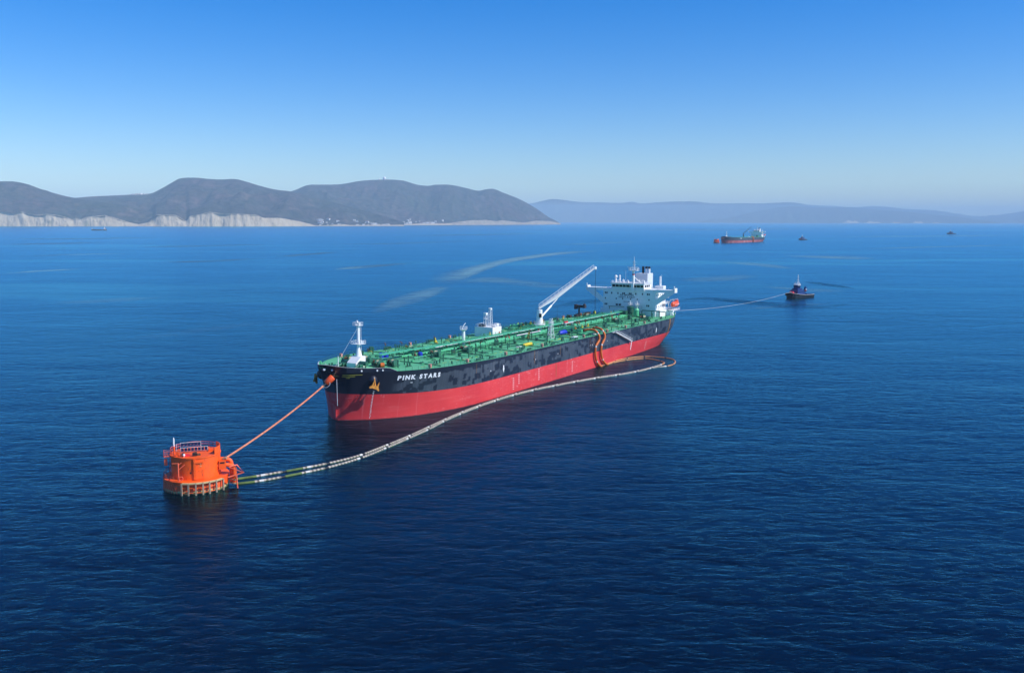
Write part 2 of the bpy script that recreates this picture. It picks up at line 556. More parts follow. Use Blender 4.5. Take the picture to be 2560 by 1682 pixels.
# bulwark round the bow, with its rail cap, green inside
def bulwark(parent, outer, inner):
    BT = [(0, 18.9), (2, 18.25), (4, 17.75), (7.6, 17.2), (12, 16.95), (15.4, 16.75), (17.2, 15.75)]
    mb = MB()
    for sg in (1, -1):
        ss = [0, .15, .4, .8, 1.4, 2.1, 3, 4, 5, 6.2, 7.6, 9.5, 12, 14, 15.4, 17.2]
        vs = []
        for s in ss:
            zd, zt = deck_z(s), sinterp(s, BT)
            sa, sb = max(s, stem(zd)), max(s, stem(zt))
            d, tt = half(sa, zd), half(sb, zt)
            vs += [P(sa, sg * d, zd), P(sb, sg * tt, zt), P(sb + .2, sg * max(tt - .2, 0), zt + .02), P(sa + .2, sg * max(d - .2, 0), zd + .02)]
        for i in range(len(ss) - 1):
            for j, mi in ((0, 0), (1, 2), (2, 1)):
                q = (i * 4 + j, (i + 1) * 4 + j, (i + 1) * 4 + j + 1, i * 4 + j + 1)
                mb.add([vs[x] for x in q], [(0, 1, 2, 3) if sg < 0 else (3, 2, 1, 0)], mi, j == 0)
    return mb.build('bulwark', [outer, inner, GREYW], parent)
bulwark(hull, BLACK, GREEN)

# deck plating with a light camber
def deck_mesh(mat, name='deck'):
    mb = MB()
    ts = [-1, -.75, -.5, -.25, 0, .25, .5, .75, 1]
    vs, fs = [], []
    for s in SGRID:
        s = max(s, 3.8)
        d = max(half(s, deck_z(s)) - 0.03, 0.0)
        for u in ts:
            vs.append(P(s, u * d, deck_z(s) + 0.35 * (1 - u * u) * min(1, s / 40) - 0.02))
    n = len(ts)
    for i in range(len(SGRID) - 1):
        for j in range(n - 1):
            fs.append((i * n + j, i * n + j + 1, (i + 1) * n + j + 1, (i + 1) * n + j))
    mb.add(vs, [f[::-1] for f in fs], 0, True)
    return mb.mesh(name, mat)
deck = link('deck', deck_mesh(DECK), ship)
def dz(s, t=0.0):
    d = max(deck_half(s), .5)
    return deck_z(s) + 0.35 * (1 - min(1, (t / d) ** 2)) * min(1, s / 40)
def D(s, t, h=0.0): return Vector(P(s, t, dz(s, t) + h))

# raised plating edges (dark lines) across and along the deck
for s in list(range(34, 226, 16)):
    w = deck_half(s) - 1.6
    mb = MB()
    for sg in (-1, 1):
        for i in range(6):
            a, b = sg * (4 + (w - 4) * i / 6), sg * (4 + (w - 4) * (i + 1) / 6)
            p, q = D(s, a, .12), D(s, b, .12)
            mb.box((p + q) / 2, (0.16, (q - p).length + .02, 0.3))
    part(mb, 'deck_stiffener', DGREEN, deck)['kind'] = 'stuff'
for t in (-13.0, 13.0):
    mb = MB()
    ss = list(range(38, 226, 8))
    for a, b in zip(ss[:-1], ss[1:]):
        p, q = D(a, t, .1), D(b, t, .1)
        mb.cyl(p, q, .12, n=5, caps=False)
    part(mb, 'deck_line_pipe', DGREEN, deck)
# painted walk lines
mk = MB()
for t in (17.5, -17.5):
    for s in range(28, 222, 4):
        p, q = D(s, t if s > 40 else math.copysign(min(abs(t), deck_half(s) - 2), t), .03), D(s + 2.4, t if s > 40 else math.copysign(min(abs(t), deck_half(s) - 2), t), .03)
        mk.box((p + q) / 2, (2.4, .18, .02))
part(mk, 'painted_walk_line', YELLOW, deck)['kind'] = 'stuff'

# lettering laid on the hull
def text_mesh(body, size, bold=0.0):
    cu = bpy.data.curves.new('tmp_text', 'FONT')
    cu.body = body; cu.size = size; cu.offset = bold; cu.resolution_u = 3
    o = bpy.data.objects.new('tmp_text', cu)
    COL.objects.link(o)
    dg = bpy.context.evaluated_depsgraph_get()
    dg.update()
    me = bpy.data.meshes.new_from_object(o.evaluated_get(dg))
    vs = [tuple(v.co) for v in me.vertices]
    fs = [tuple(p.vertices) for p in me.polygons]
    bpy.data.objects.remove(o); bpy.data.curves.remove(cu); bpy.data.meshes.remove(me)
    return vs, fs
def hull_pt(s, z, off=0.05):
    t = half(s, z)
    e = .3
    ds, dt = 2 * e, half(s + e, z) - half(s - e, z)
    n = Vector((dt, ds, 0)).normalized()
    return Vector(P(s - n.x * off, t + n.y * off, z))
def hull_text(body, s0, z0, size, mat, name, bold, spacing=1.0, slope=0.0, stretch=1.0):
    x = 0.0
    for ch in body:
        if ch == ' ':
            x += size * .42
            continue
        vs, fs = text_mesh(ch, size, bold)
        if not vs: continue
        x0 = min(v[0] for v in vs); x1 = max(v[0] for v in vs)
        cx_ = (x0 + x1) / 2
        nv = []
        for v in vs:
            xx = (v[0] - x0) * stretch + x
            nv.append(hull_pt(s0 + xx, z0 + v[1] + slope * xx))
        part(MB().add(nv, fs), name, mat, hull)
        x += (x1 - x0) * stretch + size * .17 * spacing
    return x
LETW = paint('white_letter_paint', (0.82, 0.82, 0.82), 0.45, 0.04)
hull_text('PINK STARS', 17.9, 12.6, 1.95, LETW, 'name_letter', 0.11, 1.15, -0.024, 1.0)
# draught figures on the bow, and the short white load mark under the name
z = 0.6
for i, tx in enumerate(['8', '9', '10', '11', '12', '13', '14', '15', '16']):
    vs, fs = text_mesh(tx, .5, .02)
    nv = [hull_pt(12.1 + v[0] * .7, z + v[1]) for v in vs]
    part(MB().add(nv, fs), 'draught_figure', LETW, hull)
    mb = MB().add([hull_pt(12.2, z + .62), hull_pt(12.45, z + .62), hull_pt(12.45, z + .8), hull_pt(12.2, z + .8)], [(0, 1, 2, 3)])
    part(mb, 'draught_tick', LETW, hull)
    z += 1.0
def hull_quad(pts, mat, name, label=None, off=.06):
    o = part(MB().add([hull_pt(s, z, off) for s, z in pts], [tuple(range(len(pts)))]), name, mat, hull)
    if label: o['label'] = label
hull_quad([(22.0, 11.3), (22.7, 11.28), (22.7, 11.48), (22.0, 11.5)], LETW, 'load_mark')
for (s, z) in ((68.7, 10.1), (213, 9.3)):                       # push-here arrows for tugs
    hull_quad([(s - .55, z + .1), (s, z - 1.5), (s + .55, z + .1), (s + .3, z + .1), (s + .3, z + 1.2), (s - .3, z + 1.2), (s - .3, z + .1)], LETW, 'tug_arrow')
# draught scales amidships and aft: columns of short dashes
for (s, zz, n_) in ((75, 1.4, 6), (79, 3.0, 5), (94, 2.2, 6), (122, 1.5, 6), (201, 1.6, 5)):
    for i in range(n_):
        hull_quad([(s, zz + i * .8), (s + 1.1, zz + i * .8), (s + 1.1, zz + i * .8 + .13), (s, zz + i * .8 + .13)], LETW, 'draught_tick')
for s in (60, 92, 110, 139, 141, 156, 172):                      # overboard discharge dots
    hull_quad([(s + .22 * math.cos(a * math.pi / 4), 10.4 + .22 * math.sin(a * math.pi / 4)) for a in range(8)], LETW, 'discharge_mark')
# rubbed ochre stripe running down the quarter, and thin rust runs
STRIPE = paint('rust_brown_stripe', (0.27, 0.13, 0.05), 0.7, 0.25)
mb = MB()
for i in range(14):
    z0, z1 = 1.0 + (12.6 / 14) * i, 1.0 + (12.6 / 14) * (i + 1)
    mb.add([hull_pt(230.2, z0, .07), hull_pt(231.6, z0, .07), hull_pt(231.6, z1, .07), hull_pt(230.2, z1, .07)], [(0, 1, 2, 3)])
part(mb, 'rust_stripe', STRIPE, hull)
for (s, za, zb, w) in ((91.2, 9.0, 13.8, .22), (112, 9.6, 13.2, .2), (51, 10.8, 14.2, .12), (139, 9.0, 13.5, .12), (108.5, 1.2, 6.6, .3)):
    hull_quad([(s, za), (s + w, za), (s + w, zb), (s, zb)], STRIPE, 'rust_run')
mb = MB()
for i in range(4):
    z0, z1 = 3.2 + i * .95, 3.2 + (i + 1) * .95
    mb.add([hull_pt(182.6, z0, .08), hull_pt(183.2, z0, .08), hull_pt(183.2, z1, .08), hull_pt(182.6, z1, .08)], [(0, 1, 2, 3)])
part(mb, 'pilot_line', LETW, hull)
# name stripes at the bow (yellow bars) and white rope line
GOLD = paint('yellow_bow_stripe', (0.50, 0.42, 0.06), 0.5, 0.15)
for (s0, s1, z) in ((4.3, 8.7, 14.95), (5.0, 7.2, 14.45), (5.6, 6.2, 13.95)):
    n_ = 6
    mb = MB()
    for i in range(n_):
        a, b = s0 + (s1 - s0) * i / n_, s0 + (s1 - s0) * (i + 1) / n_
        mb.add([hull_pt(a, z, .06), hull_pt(b, z, .06), hull_pt(b, z + .22, .06), hull_pt(a, z + .22, .06)], [(0, 1, 2, 3)])
    part(mb, 'bow_stripe', GOLD, hull)
c0 = (4.1, 14.3)
hull_quad([(c0[0] + (.75 if i % 2 == 0 else .32) * math.cos(math.pi / 2 + i * math.pi / 5), c0[1] + (1.0 if i % 2 == 0 else .42) * math.sin(math.pi / 2 + i * math.pi / 5)) for i in range(10)], GOLD, 'bow_star', 'small yellow star on the bow')
# anchor in its domed pocket on each bow
def anchor(sg):
    c = hull_pt(11.6, 13.1, 0.3); c.y *= sg
    nx = Vector((.45, .9 * sg, 0)).normalized()
    mb = MB()
    rings = []
    tx = Vector((0, 0, 1)).cross(nx).normalized()
    for j in range(6):
        th = math.pi / 2 * j / 5
        for i in range(16):
            a = 2 * math.pi * i / 16
            rings.append(c - nx * .8 + nx * (1.75 * math.sin(th)) + (tx * math.cos(a) * 1.55 + Vector((0, 0, 1)) * math.sin(a) * 1.75) * math.cos(th))
    fs = []
    for j in range(5):
        for i in range(16):
            fs.append((j * 16 + i, j * 16 + (i + 1) % 16, (j + 1) * 16 + (i + 1) % 16, (j + 1) * 16 + i))
    mb.add(rings, fs, 0, True)
    part(mb, 'anchor_bolster', BLACK if sg > 0 else BLK, hull)
    o = c + nx * 1.15 + Vector((0, 0, -1.3))
    A = MB()
    M = Matrix((( *tx, 0), (0, 0, 1, 0), (*nx, 0), (0, 0, 0, 1))).transposed()
    M.translation = o
    # crown and the two flukes, in the plane of the hull
    outl = [(-1.6, -1.6), (-.9, -1.25), (.9, -1.25), (1.6, -1.6), (1.75, -1.2), (1.15, -.45), (.95, 1.25), (.55, -.2), (-.55, -.2), (-.95, 1.25), (-1.15, -.45), (-1.75, -1.2)]
    rot = R(-22) * sg
    outl = [(x * math.cos(rot) - y * math.sin(rot), x * math.sin(rot) + y * math.cos(rot)) for x, y in outl]
    A.prism(outl, .55, M)
    A.cyl(o + Vector((0, 0, -.6)) + nx * .3, o + Vector((0, 0, 2.0)) - nx * .5, .24, n=8)
    part(A, 'anchor', OCHRE, hull)
anchor(1); anchor(-1)
part(MB().tube([Vector(P(2.9, 3.6, 14.0)), Vector(P(2.95, 3.6, 10.0)), Vector(P(3.0, 3.6, 5.6))], .09, 6), 'hanging_bow_rope', GREYW, hull)
for (s, z) in ((1.2, 16.9), (3.4, 16.6), (8.3, 16.3), (12.0, 16.2), (13.4, 16.2)):       # fairleads through the bulwark
    for sg in (1, -1):
        c = hull_pt(s, z, .1); c.y *= sg
        mb = MB()
        n = Vector((.5, .85 * sg, 0)).normalized()
        mb.cyl(c - n * .1, c + n * .2, .33, .27, 8)
        part(mb, 'fairlead', GREYW, hull)
# ------------------------------------------------------------------ deck outfit of the tanker
def inst(name, mesh, parent, s, t, h=0.0, rz=0.0):
    o = link(name, mesh, parent, D(s, t, h), (0, 0, rz))
    return o
# guard rails along both deck edges
for sg in (1, -1):
    mb = MB()
    ss = [18 + 2.0 * i for i in range(118)]
    prev = None
    for s in ss:
        if sg > 0 and 160 < s < 166: prev = None; continue
        e = P(s, sg * (deck_half(s) - .25), deck_z(s))
        mb.cyl(e, Vector(e) + Vector((0, 0, 1.15)), .045, n=4, caps=False)
        if prev is not None:
            for z in (1.1, .75, .4):
                mb.cyl(Vector(prev) + Vector((0, 0, z)), Vector(e) + Vector((0, 0, z)), .022, n=3, caps=False)
        prev = e
    part(mb, 'guard_rail', DGREEN)['kind'] = 'stuff'
# raised fore-and-aft walkway with posts and rails
CWT, CWZ = -0.6, 2.45
ss = [29 + 6 * i for i in range(34)]
way = MB()
for a, b in zip(ss[:-1], ss[1:]):
    p, q = D(a, CWT, CWZ), D(b, CWT, CWZ)
    way.box((p + q) / 2, ((q - p).length + .02, 2.5, .14), M=Matrix.Rotation(-math.atan2(q.z - p.z, (p.x - q.x)), 3, 'Y'))
LGREEN = paint('light_green_walkway', (0.085, 0.47, 0.25), 0.55, 0.15)
way_o = part(way, 'walkway', LGREEN)
mb = MB()
for s in ss:
    for t in (CWT - .85, CWT + .85):
        mb.cyl(D(s, t), D(s, t, CWZ), .09, n=5, caps=False)
part(mb, 'walkway_posts', GREEN, way_o)['kind'] = 'stuff'
for t in (CWT - .95, CWT + .95):
    mb = MB()
    for i, s in enumerate(ss):
        mb.cyl(D(s, t, CWZ), D(s, t, CWZ + 1.05), .035, n=4, caps=False)
        if i + 1 < len(ss):
            mb.cyl(D(s + 3, t, CWZ), D(s + 3, t, CWZ + 1.05), .035, n=4, caps=False)
            for z in (1.05, .55):
                mb.cyl(D(s, t, CWZ + z), D(ss[i + 1], t, CWZ + z), .03, n=4, caps=False)
    part(mb, 'walkway_rail', GREEN, way_o)['kind'] = 'stuff'
mb = MB()
p, q = D(25.5, CWT, .0), D(29, CWT, CWZ)
for i in range(8):
    mb.box(p.lerp(q, (i + .5) / 8), (.45, 1.7, .08))
part(mb, 'walkway_steps', GREEN, way_o)['kind'] = 'stuff'
# cargo and service pipes along the centre line
def long_pipe(t, h, r, s0, s1, mat, name='cargo_pipe'):
    pts = [D(s, t, h) for s in range(int(s0), int(s1) + 1, 8)] + [D(s1, t, h)]
    part(MB().tube(pts, r, 8), name, mat)
for t, h, r, s0, s1 in ((1.6, 1.0, .36, 38, 222), (2.9, 1.0, .36, 50, 222), (4.2, .9, .30, 78, 222), (5.3, .7, .18, 40, 215), (-2.8, 1.0, .36, 46, 222), (-6.4, .7, .16, 60, 220)):
    long_pipe(t, h, r, s0, s1, GREEN)
for t, h, r, s0, s1 in ((-4.4, 1.15, .30, 66, 82), (-4.4, 1.15, .30, 86, 114), (-4.4, 1.15, .30, 121, 158), (-4.4, 1.15, .30, 166, 226), (3.6, 1.6, .22, 112, 132)):
    long_pipe(t, h, r, s0, s1, GREYW, 'pale_pipe')
long_pipe(-8.2, .8, .3, 104, 150, GREEN)
sup = MB()
for s in range(40, 222, 6):
    a, b = D(s, -7.0, .45), D(s, 6.0, .45)
    sup.box((a + b) / 2, (.18, 13, .14))
    for t in (-6.8, -3.4, 2.2, 5.8):
        sup.box(D(s, t, .22), (.18, .16, .46))
part(sup, 'pipe_supports', DGREEN)['kind'] = 'stuff'
for s in range(44, 222, 9):                                # stubs and small valves under the walkway
    for t in (1.6, 2.9, -2.8):
        if random.random() < .55:
            h = 1.3 + random.random() * .5
            mb = MB().cyl(D(s, t, 1.0), D(s, t, h + .5), .09, n=6).cyl(D(s, t, h + .5), D(s, t, h + .56), .34, n=8).box(D(s, t, 1.1), (.55, .8, .8))
            part(mb, 'valve', random.choice([DGREEN, DGREEN, RUST, REDP]))
# cross-deck branch pipes to the tanks with riser valves
for i, s in enumerate(range(48, 226, 11)):
    for sg in (1, -1):
        w = min(deck_half(s) - 5, 15 + random.random() * 3)
        mb = MB().tube([D(s, sg * 3, .9), D(s, sg * 6, .5), D(s, sg * (w - .6), .5), D(s, sg * w, .3), D(s, sg * w, .0)], .13, 6)
        part(mb, 'branch_pipe', GREEN if i % 2 else DGREEN)
# stand-alone small outfit, one mesh per kind
def tank_hatch_mesh():
    mb = MB().cyl((0, 0, 0), (0, 0, .8), .62, n=12).cyl((0, 0, .8), (0, 0, .95), .72, n=12)
    return mb.box((.5, 0, .95), (.3, .2, .25)).mesh('tank_hatch', DGREEN)
def vent_mesh():
    mb = MB().cyl((0, 0, 0), (0, 0, 1.9), .16, n=8).cyl((0, 0, 1.9), (0, 0, 2.5), .30, .26, 8).box((.35, 0, .9), (.1, .1, 1.8))
    return mb.mesh('tank_vent', [DGREEN])
def bollard_mesh():
    mb = MB().box((0, 0, .12), (2.3, .9, .24))
    for x in (-.65, .65):
        mb.cyl((x, 0, .2), (x, 0, 1.15), .27, n=10).cyl((x, 0, 1.1), (x, 0, 1.25), .34, n=10)
    return mb.mesh('bollard_pair', DGREEN)
def roller_mesh():
    mb = MB().box((0, 0, .12), (2.6, .7, .24))
    for x in (-.9, -.3, .3, .9):
        mb.cyl((x, 0, .2), (x, 0, .85), .2, n=8)
    return mb.box((0, -.3, .5), (2.6, .08, .8)).mesh('roller_fairlead', DGREEN)
def winch_mesh():
    mb = MB().box((0, 0, .2), (2.6, 4.6, .3), mi=0)
    for y in (-1.9, -.1, 1.7):
        mb.cyl((0, y, 1.35), (0, y + .14, 1.35), 1.15, n=16, mi=0)
    mb.cyl((0, -1.8, 1.35), (0, -.1, 1.35), .62, n=12, mi=1).cyl((0, 0, 1.35), (0, 1.7, 1.35), .78, n=12, mi=2)
    mb.cyl((0, -2.9, 1.35), (0, 2.5, 1.35), .2, n=8, mi=0).box((1.1, 2.3, 1.0), (1.2, .9, 1.5), mi=0).box((0, -1.0, .7), (1.7, .3, 1.0), mi=0)
    return mb.mesh('mooring_winch', [DGREEN, RUST, CREAM])
def monitor_mesh():
    mb = MB().cyl((0, 0, 0), (0, 0, 2.6), .14, n=8, mi=0).box((0, 0, 2.6), (.5, .5, .3), mi=1).cyl((0, 0, 2.75), (.9, 0, 3.2), .16, .11, 8, mi=1).box((0, 0, 1.5), (1.1, 1.1, .08), mi=0)
    return mb.mesh('foam_monitor', [DGREEN, RUST])
def ymonitor_mesh():
    mb = MB().cyl((0, 0, 0), (0, 0, 2.2), .2, n=8, mi=0).box((0, 0, 1.1), (.9, .9, .7), mi=1).cyl((0, 0, 1.6), (0, 0, 2.5), .34, .22, 8, mi=1).box((.3, .4, .4), (.8, .6, .8), mi=0)
    return mb.mesh('deck_valve_stand', [OCHRE, YELLOW])
def hosebox_mesh():
    return MB().box((0, 0, .65), (.7, .9, 1.0)).box((0, 0, .08), (.5, .6, .16)).box((0, 0, 1.2), (.8, 1.0, .1)).mesh('hose_box', PINK)
def locker_mesh():
    return MB().box((0, 0, .9), (1.3, 1.6, 1.8)).box((0, 0, 1.85), (1.45, 1.75, .12)).box((.66, 0, .85), (.04, .8, 1.5)).mesh('deck_locker', DGREEN)
def drum_mesh():
    return MB().cyl((0, 0, 0), (0, 0, 1.5), .85, n=14).cyl((0, 0, 1.5), (0, 0, 1.75), .85, .45, 14).cyl((0, 0, .5), (0, 0, .6), .9, n=14).mesh('blue_drum', BLUE)
def frame_mesh():
    mb = MB()
    for x in (-1.6, 1.6):
        for y in (-1.2, 1.2):
            mb.cyl((x, y, 0), (x, y, 2.0), .05, n=4, caps=False)
    for y in (-1.2, 1.2):
        for z in (1.0, 2.0):
            mb.cyl((-1.6, y, z), (1.6, y, z), .04, n=4, caps=False)
    for x in (-1.6, 1.6):
        mb.cyl((x, -1.2, 2.0), (x, 1.2, 2.0), .04, n=4, caps=False)
    return mb.mesh('pipe_guard_frame', GREEN)
M_HATCH, M_VENT, M_BOLL, M_ROLL, M_WINCH = tank_hatch_mesh(), vent_mesh(), bollard_mesh(), roller_mesh(), winch_mesh()
M_MON, M_YMON, M_HBOX, M_LOCK, M_DRUM, M_FRAME = monitor_mesh(), ymonitor_mesh(), hosebox_mesh(), locker_mesh(), drum_mesh(), frame_mesh()
for s, t, rz in ((22.3, -7.9, .3), (21.0, 5.0, -.2), (25.0, 8.0, -.2), (52.3, 5.6, 0), (70.3, 6.2, 0), (26, -4.5, .2), (60, -11.5, .1), (196, 9.5, 0), (208, -12, 0), (216, 15.5, .4)):
    inst('mooring_winch', M_WINCH, ship, s, t, 0, rz)
for s, t in ((8, 3.4), (8, -3.4), (12, 7.0), (12, -7.0), (27, 13.2), (27, -13.2), (36, 17.5), (36, -17.5), (58, 21.4), (58, -21.4), (66, -21.6), (85, 21.6), (85, -21.6), (104, 21.8), (120.2, 20.6), (104, -21.8), (132, -21.8), (168, -21.8), (190, 21.5), (190, -21.5), (210.9, 20.8), (226, 21), (226, -21)):
    inst('bollard_pair', M_BOLL, ship, s, t, 0, 0)
for s, t in ((33, 18.3), (33, -18.3), (54, 22.6), (62, 22.9), (81.5, 22.9), (89, 22.9), (107.5, 22.9), (124.7, 22.3), (128, 22.9), (62, -22.9), (89, -22.9), (124, -22.9), (186, 22.9), (206.8, -22.3), (215, 22.9), (194, -22.9)):
    inst('roller_fairlead', M_ROLL, ship, s, t, 0, math.pi if t > 0 else 0)
for i, s in enumerate(range(42, 226, 14)):
    for sg in (1, -1):
        w = deck_half(s)
        inst('tank_hatch', M_HATCH, ship, s + 3, sg * min(9.5 + 2 * (i % 2), w - 4), 0, i)
        inst('tank_vent', M_VENT, ship, s + 6, sg * min(7.2, w - 5), 0, i * .7)
        inst('tank_vent', M_VENT, ship, s + 1.5, sg * min(15.4 + (i % 3), w - 3), 0, i)
        if i % 2 == 0:
            inst('pipe_guard_frame', M_FRAME, ship, s + 9, sg * min(8.5, w - 5), 0, 0)
for i, (s, t) in enumerate(((45, 9.5), (78, 8.0), (98, 6.8), (116, 7.5), (134, 7.2), (168, 7.2), (186, 7.8), (204, 7.4), (53.6, -17.9), (61.6, -16.5), (83, -17), (128, -9.8), (172, -9.5), (200, -9))):
    inst('foam_monitor', M_MON, ship, s, t, 0, i * 1.3)
for s, t in ((83.1, -16.6), (110.5, -8.4), (141, -11.5), (163, -12.5), (150.5, -18.5), (118, 5.9), (164, 10.5), (184, -13), (224, -6)):
    inst('deck_valve_stand', M_YMON, ship, s, t, 0, s)
for s in (29, 47, 72, 99, 135, 158, 178, 200):
    for sg in (1, -1):
        inst('hose_box', M_HBOX, ship, s + (3 if sg < 0 else 0), sg * (deck_half(s) - 1.1), 0, 0)
for s, t in ((50.4, -22.0), (37.5, -16.8), (56.5, 3.9), (60.5, 7.8), (92, 6.4), (111.5, 7.0), (138, 4.8), (160, 4.5), (196, 5.4), (175, -11), (214, 9), (203, 17.5), (171, 16)):
    inst('deck_locker', M_LOCK, ship, s, t, 0, s * .3)
for s, t in ((39.5, -6.3), (37.6, -6.9), (47.5, 2.6)):
    inst('blue_drum', M_DRUM, ship, s, t, 0, 0)
for s, t in ((46, -20), (57, -19), (90, -17), (66, -19.4)):                # yellow hatch grips
    part(MB().tube([D(s, t, .1), D(s, t + .6, .8), D(s, t + 1.8, .8), D(s, t + 2.4, .1)], .11, 6), 'yellow_guard', YELLOW)
# forecastle clutter: windlass gear, chain stoppers, hawse pipes, rope reels
for sg in (1, -1):
    mb = MB().cyl(D(10.5, sg * 3.6, .1), D(13.2, sg * 3.6, 1.1), .42, n=8).box(D(14.0, sg * 3.6, .7), (1.6, 1.5, 1.4)).cyl(D(15.6, sg * 2.3, 1.5), D(15.6, sg * 5.2, 1.5), .75, n=12)
    part(mb, 'anchor_windlass', DGREEN)
part(MB().cyl(D(19.0, 8.0, .9), D(19.8, 8.9, .9), .8, n=14), 'rope_reel', HOSEO)
part(MB().cyl(D(24.0, 2.2, .9), D(24.6, 3.4, .9), .9, n=14), 'rope_reel', RUST)
for s, t in ((23, 12), (29, 10), (30.5, 4.0), (33, 8.5), (28, -9), (34, -12)):
    inst('tank_vent', M_VENT, ship, s, t, 0, 0)
part(MB().cyl(Vector(P(5.2, 2.3, deck_z(5))), Vector(P(5.2, 2.3, deck_z(5) + 5.0)), .13, n=6), 'jack_staff', WHITE)

# foremast: white house, tapering column, two light platforms, ladder, stay
fm = part(MB().prism([(-2.5, -1.8), (2.0, -1.8), (2.0, 1.8), (-2.5, 1.8)], .0, Matrix.Translation(P(16.5, 0, 15.6))), 'foremast', WHITE)
fm.data = (MB().add([P(14.0, -1.9, 15.4), P(14.0, 1.9, 15.4), P(18.8, 1.9, 15.4), P(18.8, -1.9, 15.4), P(14.0, -1.9, 17.3), P(14.0, 1.9, 17.3), P(18.8, 1.9, 19.2), P(18.8, -1.9, 19.2), P(16.6, -1.9, 19.2), P(16.6, 1.9, 19.2)],
     [(0, 1, 5, 4), (4, 5, 9, 8), (8, 9, 6, 7), (3, 7, 6, 2), (1, 2, 6, 9, 5), (0, 4, 8, 7, 3)]).mesh('foremast', WHITE))
part(MB().tube([P(17.6, 0, 18.8), P(17.6, 0, 19.8), P(17.6, 0, 21.6)], [1.25, .95, .52], 12).tube([P(17.6, 0, 21.5), P(17.6, 0, 29.2)], .48, 12), 'mast_column', WHITE, fm)
for z, w in ((23.2, 1.9), (29.2, 1.35)):
    mb = MB().box(P(17.6, 0, z), (w * 2 - .4, w * 2 - .4, .14))
    q = w - .2
    mb.rail([P(17.6 - q, -q, z), P(17.6 - q, q, z), P(17.6 + q, q, z), P(17.6 + q, -q, z), P(17.6 - q, -q, z)], 1.0, 1.2, .05)
    part(mb, 'mast_platform', WHITE, fm)
for t, z in ((-.75, 29.4), (.75, 29.4), (0, 29.9), (1.6, 23.5), (-1.6, 23.5)):
    part(MB().box(P(17.2, t, z + .35), (.5, .5, .7)).cyl(P(17.2, t, z + .7), P(17.2, t, z + 1.0), .15, n=6), 'mast_light', WHITE, fm)
mb = MB()
for x in (-.25, .25):
    mb.cyl(P(18.4, x + .35, 19), P(18.25, x + .35, 29), .045, n=4)
for i in range(26):
    mb.cyl(P(18.4, .1, 19.2 + i * .38), P(18.4, .6, 19.2 + i * .38), .03, n=4)
part(mb, 'mast_ladder', WHITE, fm)
part(MB().cyl(P(17.2, 0, 28.2), P(5.4, 0, 16.2), .035, n=4), 'mast_stay', GREYW, fm)

# lookout post on the centre line
lp = part(MB().cyl(D(82, -2.3), D(82, -2.3, 6.0), .62, .55, 12), 'lookout_post', WHITE)
mb = MB().cyl(D(82, -2.3, 6.0), D(82, -2.3, 6.7), .6, 1.45, 12)
z = 6.7
mb.rail([D(82 + 1.4 * math.cos(a), -2.3 + 1.4 * math.sin(a), z) for a in [i * math.pi / 4 for i in range(9)]], 1.1, 1.2, .055)
part(mb, 'post_platform', WHITE, lp)
part(MB().cyl(D(82, -2.8, 7.0), D(82.2, -2.6, 8.0), .2, n=6).cyl(D(82.2, -2.6, 8.0), D(83.2, -2.2, 9.0), .14, n=6), 'searchlight', WHITE, lp)
part(MB().cyl(D(81.3, -2.6), D(81.3, -2.6, 6.6), .05, n=4).cyl(D(81.3, -2.0), D(81.3, -2.0, 6.6), .05, n=4), 'post_ladder', GREYW, lp)

# white deck house to starboard with two masts
dh = part(MB().box(Vector(P(116.6, -13.2, 16.2)), (7.0, 9.0, 4.5)), 'deck_house', WHITE)
mb = MB()
zt = 18.5
c = [P(113.4, -17.4, zt), P(113.4, -8.9, zt), P(119.8, -8.9, zt), P(119.8, -17.4, zt), P(113.4, -17.4, zt)]
mb.rail(c, 1.0, 1.5, .05)
part(mb, 'roof_rail', WHITE, dh)
part(MB().box(P(115.0, -15.0, 19.0), (2.0, 2.6, 1.0)), 'roof_unit', BLK, dh)
part(MB().cyl(P(116.5, -11.5, 18.9), P(116.5, -9.3, 18.9), .42, n=10), 'roof_tank', WHITE, dh)
part(MB().box(P(118.5, -10.2, 19.1), (1.6, 1.6, 1.2)), 'roof_unit', WHITE, dh)
for (s, t, h, w, top) in ((115.0, -13.4, 5.5, 1.0, 'lamp'), (116.5, -12.0, 7.2, .9, 'drum')):
    mb = MB()
    for x in (-w / 2, w / 2):
        for y in (-w / 2, w / 2):
            mb.cyl(P(s + x * 1.4, t + y * 1.4, 18.4), P(s + x, t + y, 18.4 + h), .09, n=5)
    for i in range(6):
        z = 18.6 + i * h / 6
        mb.cyl(P(s - w / 2, t - w / 2, z), P(s + w / 2, t + w / 2, z + h / 6), .05, n=4).cyl(P(s - w / 2, t + w / 2, z), P(s + w / 2, t - w / 2, z + h / 6), .05, n=4)
    if top == 'lamp':
        mb.box(P(s, t, 18.4 + h * .62), (1.6, 1.6, .1)).box(P(s, t, 18.4 + h), (1.3, 1.3, .9))
    else:
        mb.cyl(P(s, t, 18.4 + h), P(s, t, 18.4 + h + .7), .75, n=10)
    part(mb, 'lattice_mast', WHITE, dh)
part(MB().box(P(120.16, -9.9, 15.4), (.08, 1.0, 2.1)), 'door', REDP, dh)
part(MB().box(P(118.4, -8.66, 15.3), (1.0, .08, 2.0)), 'door', REDP, dh)

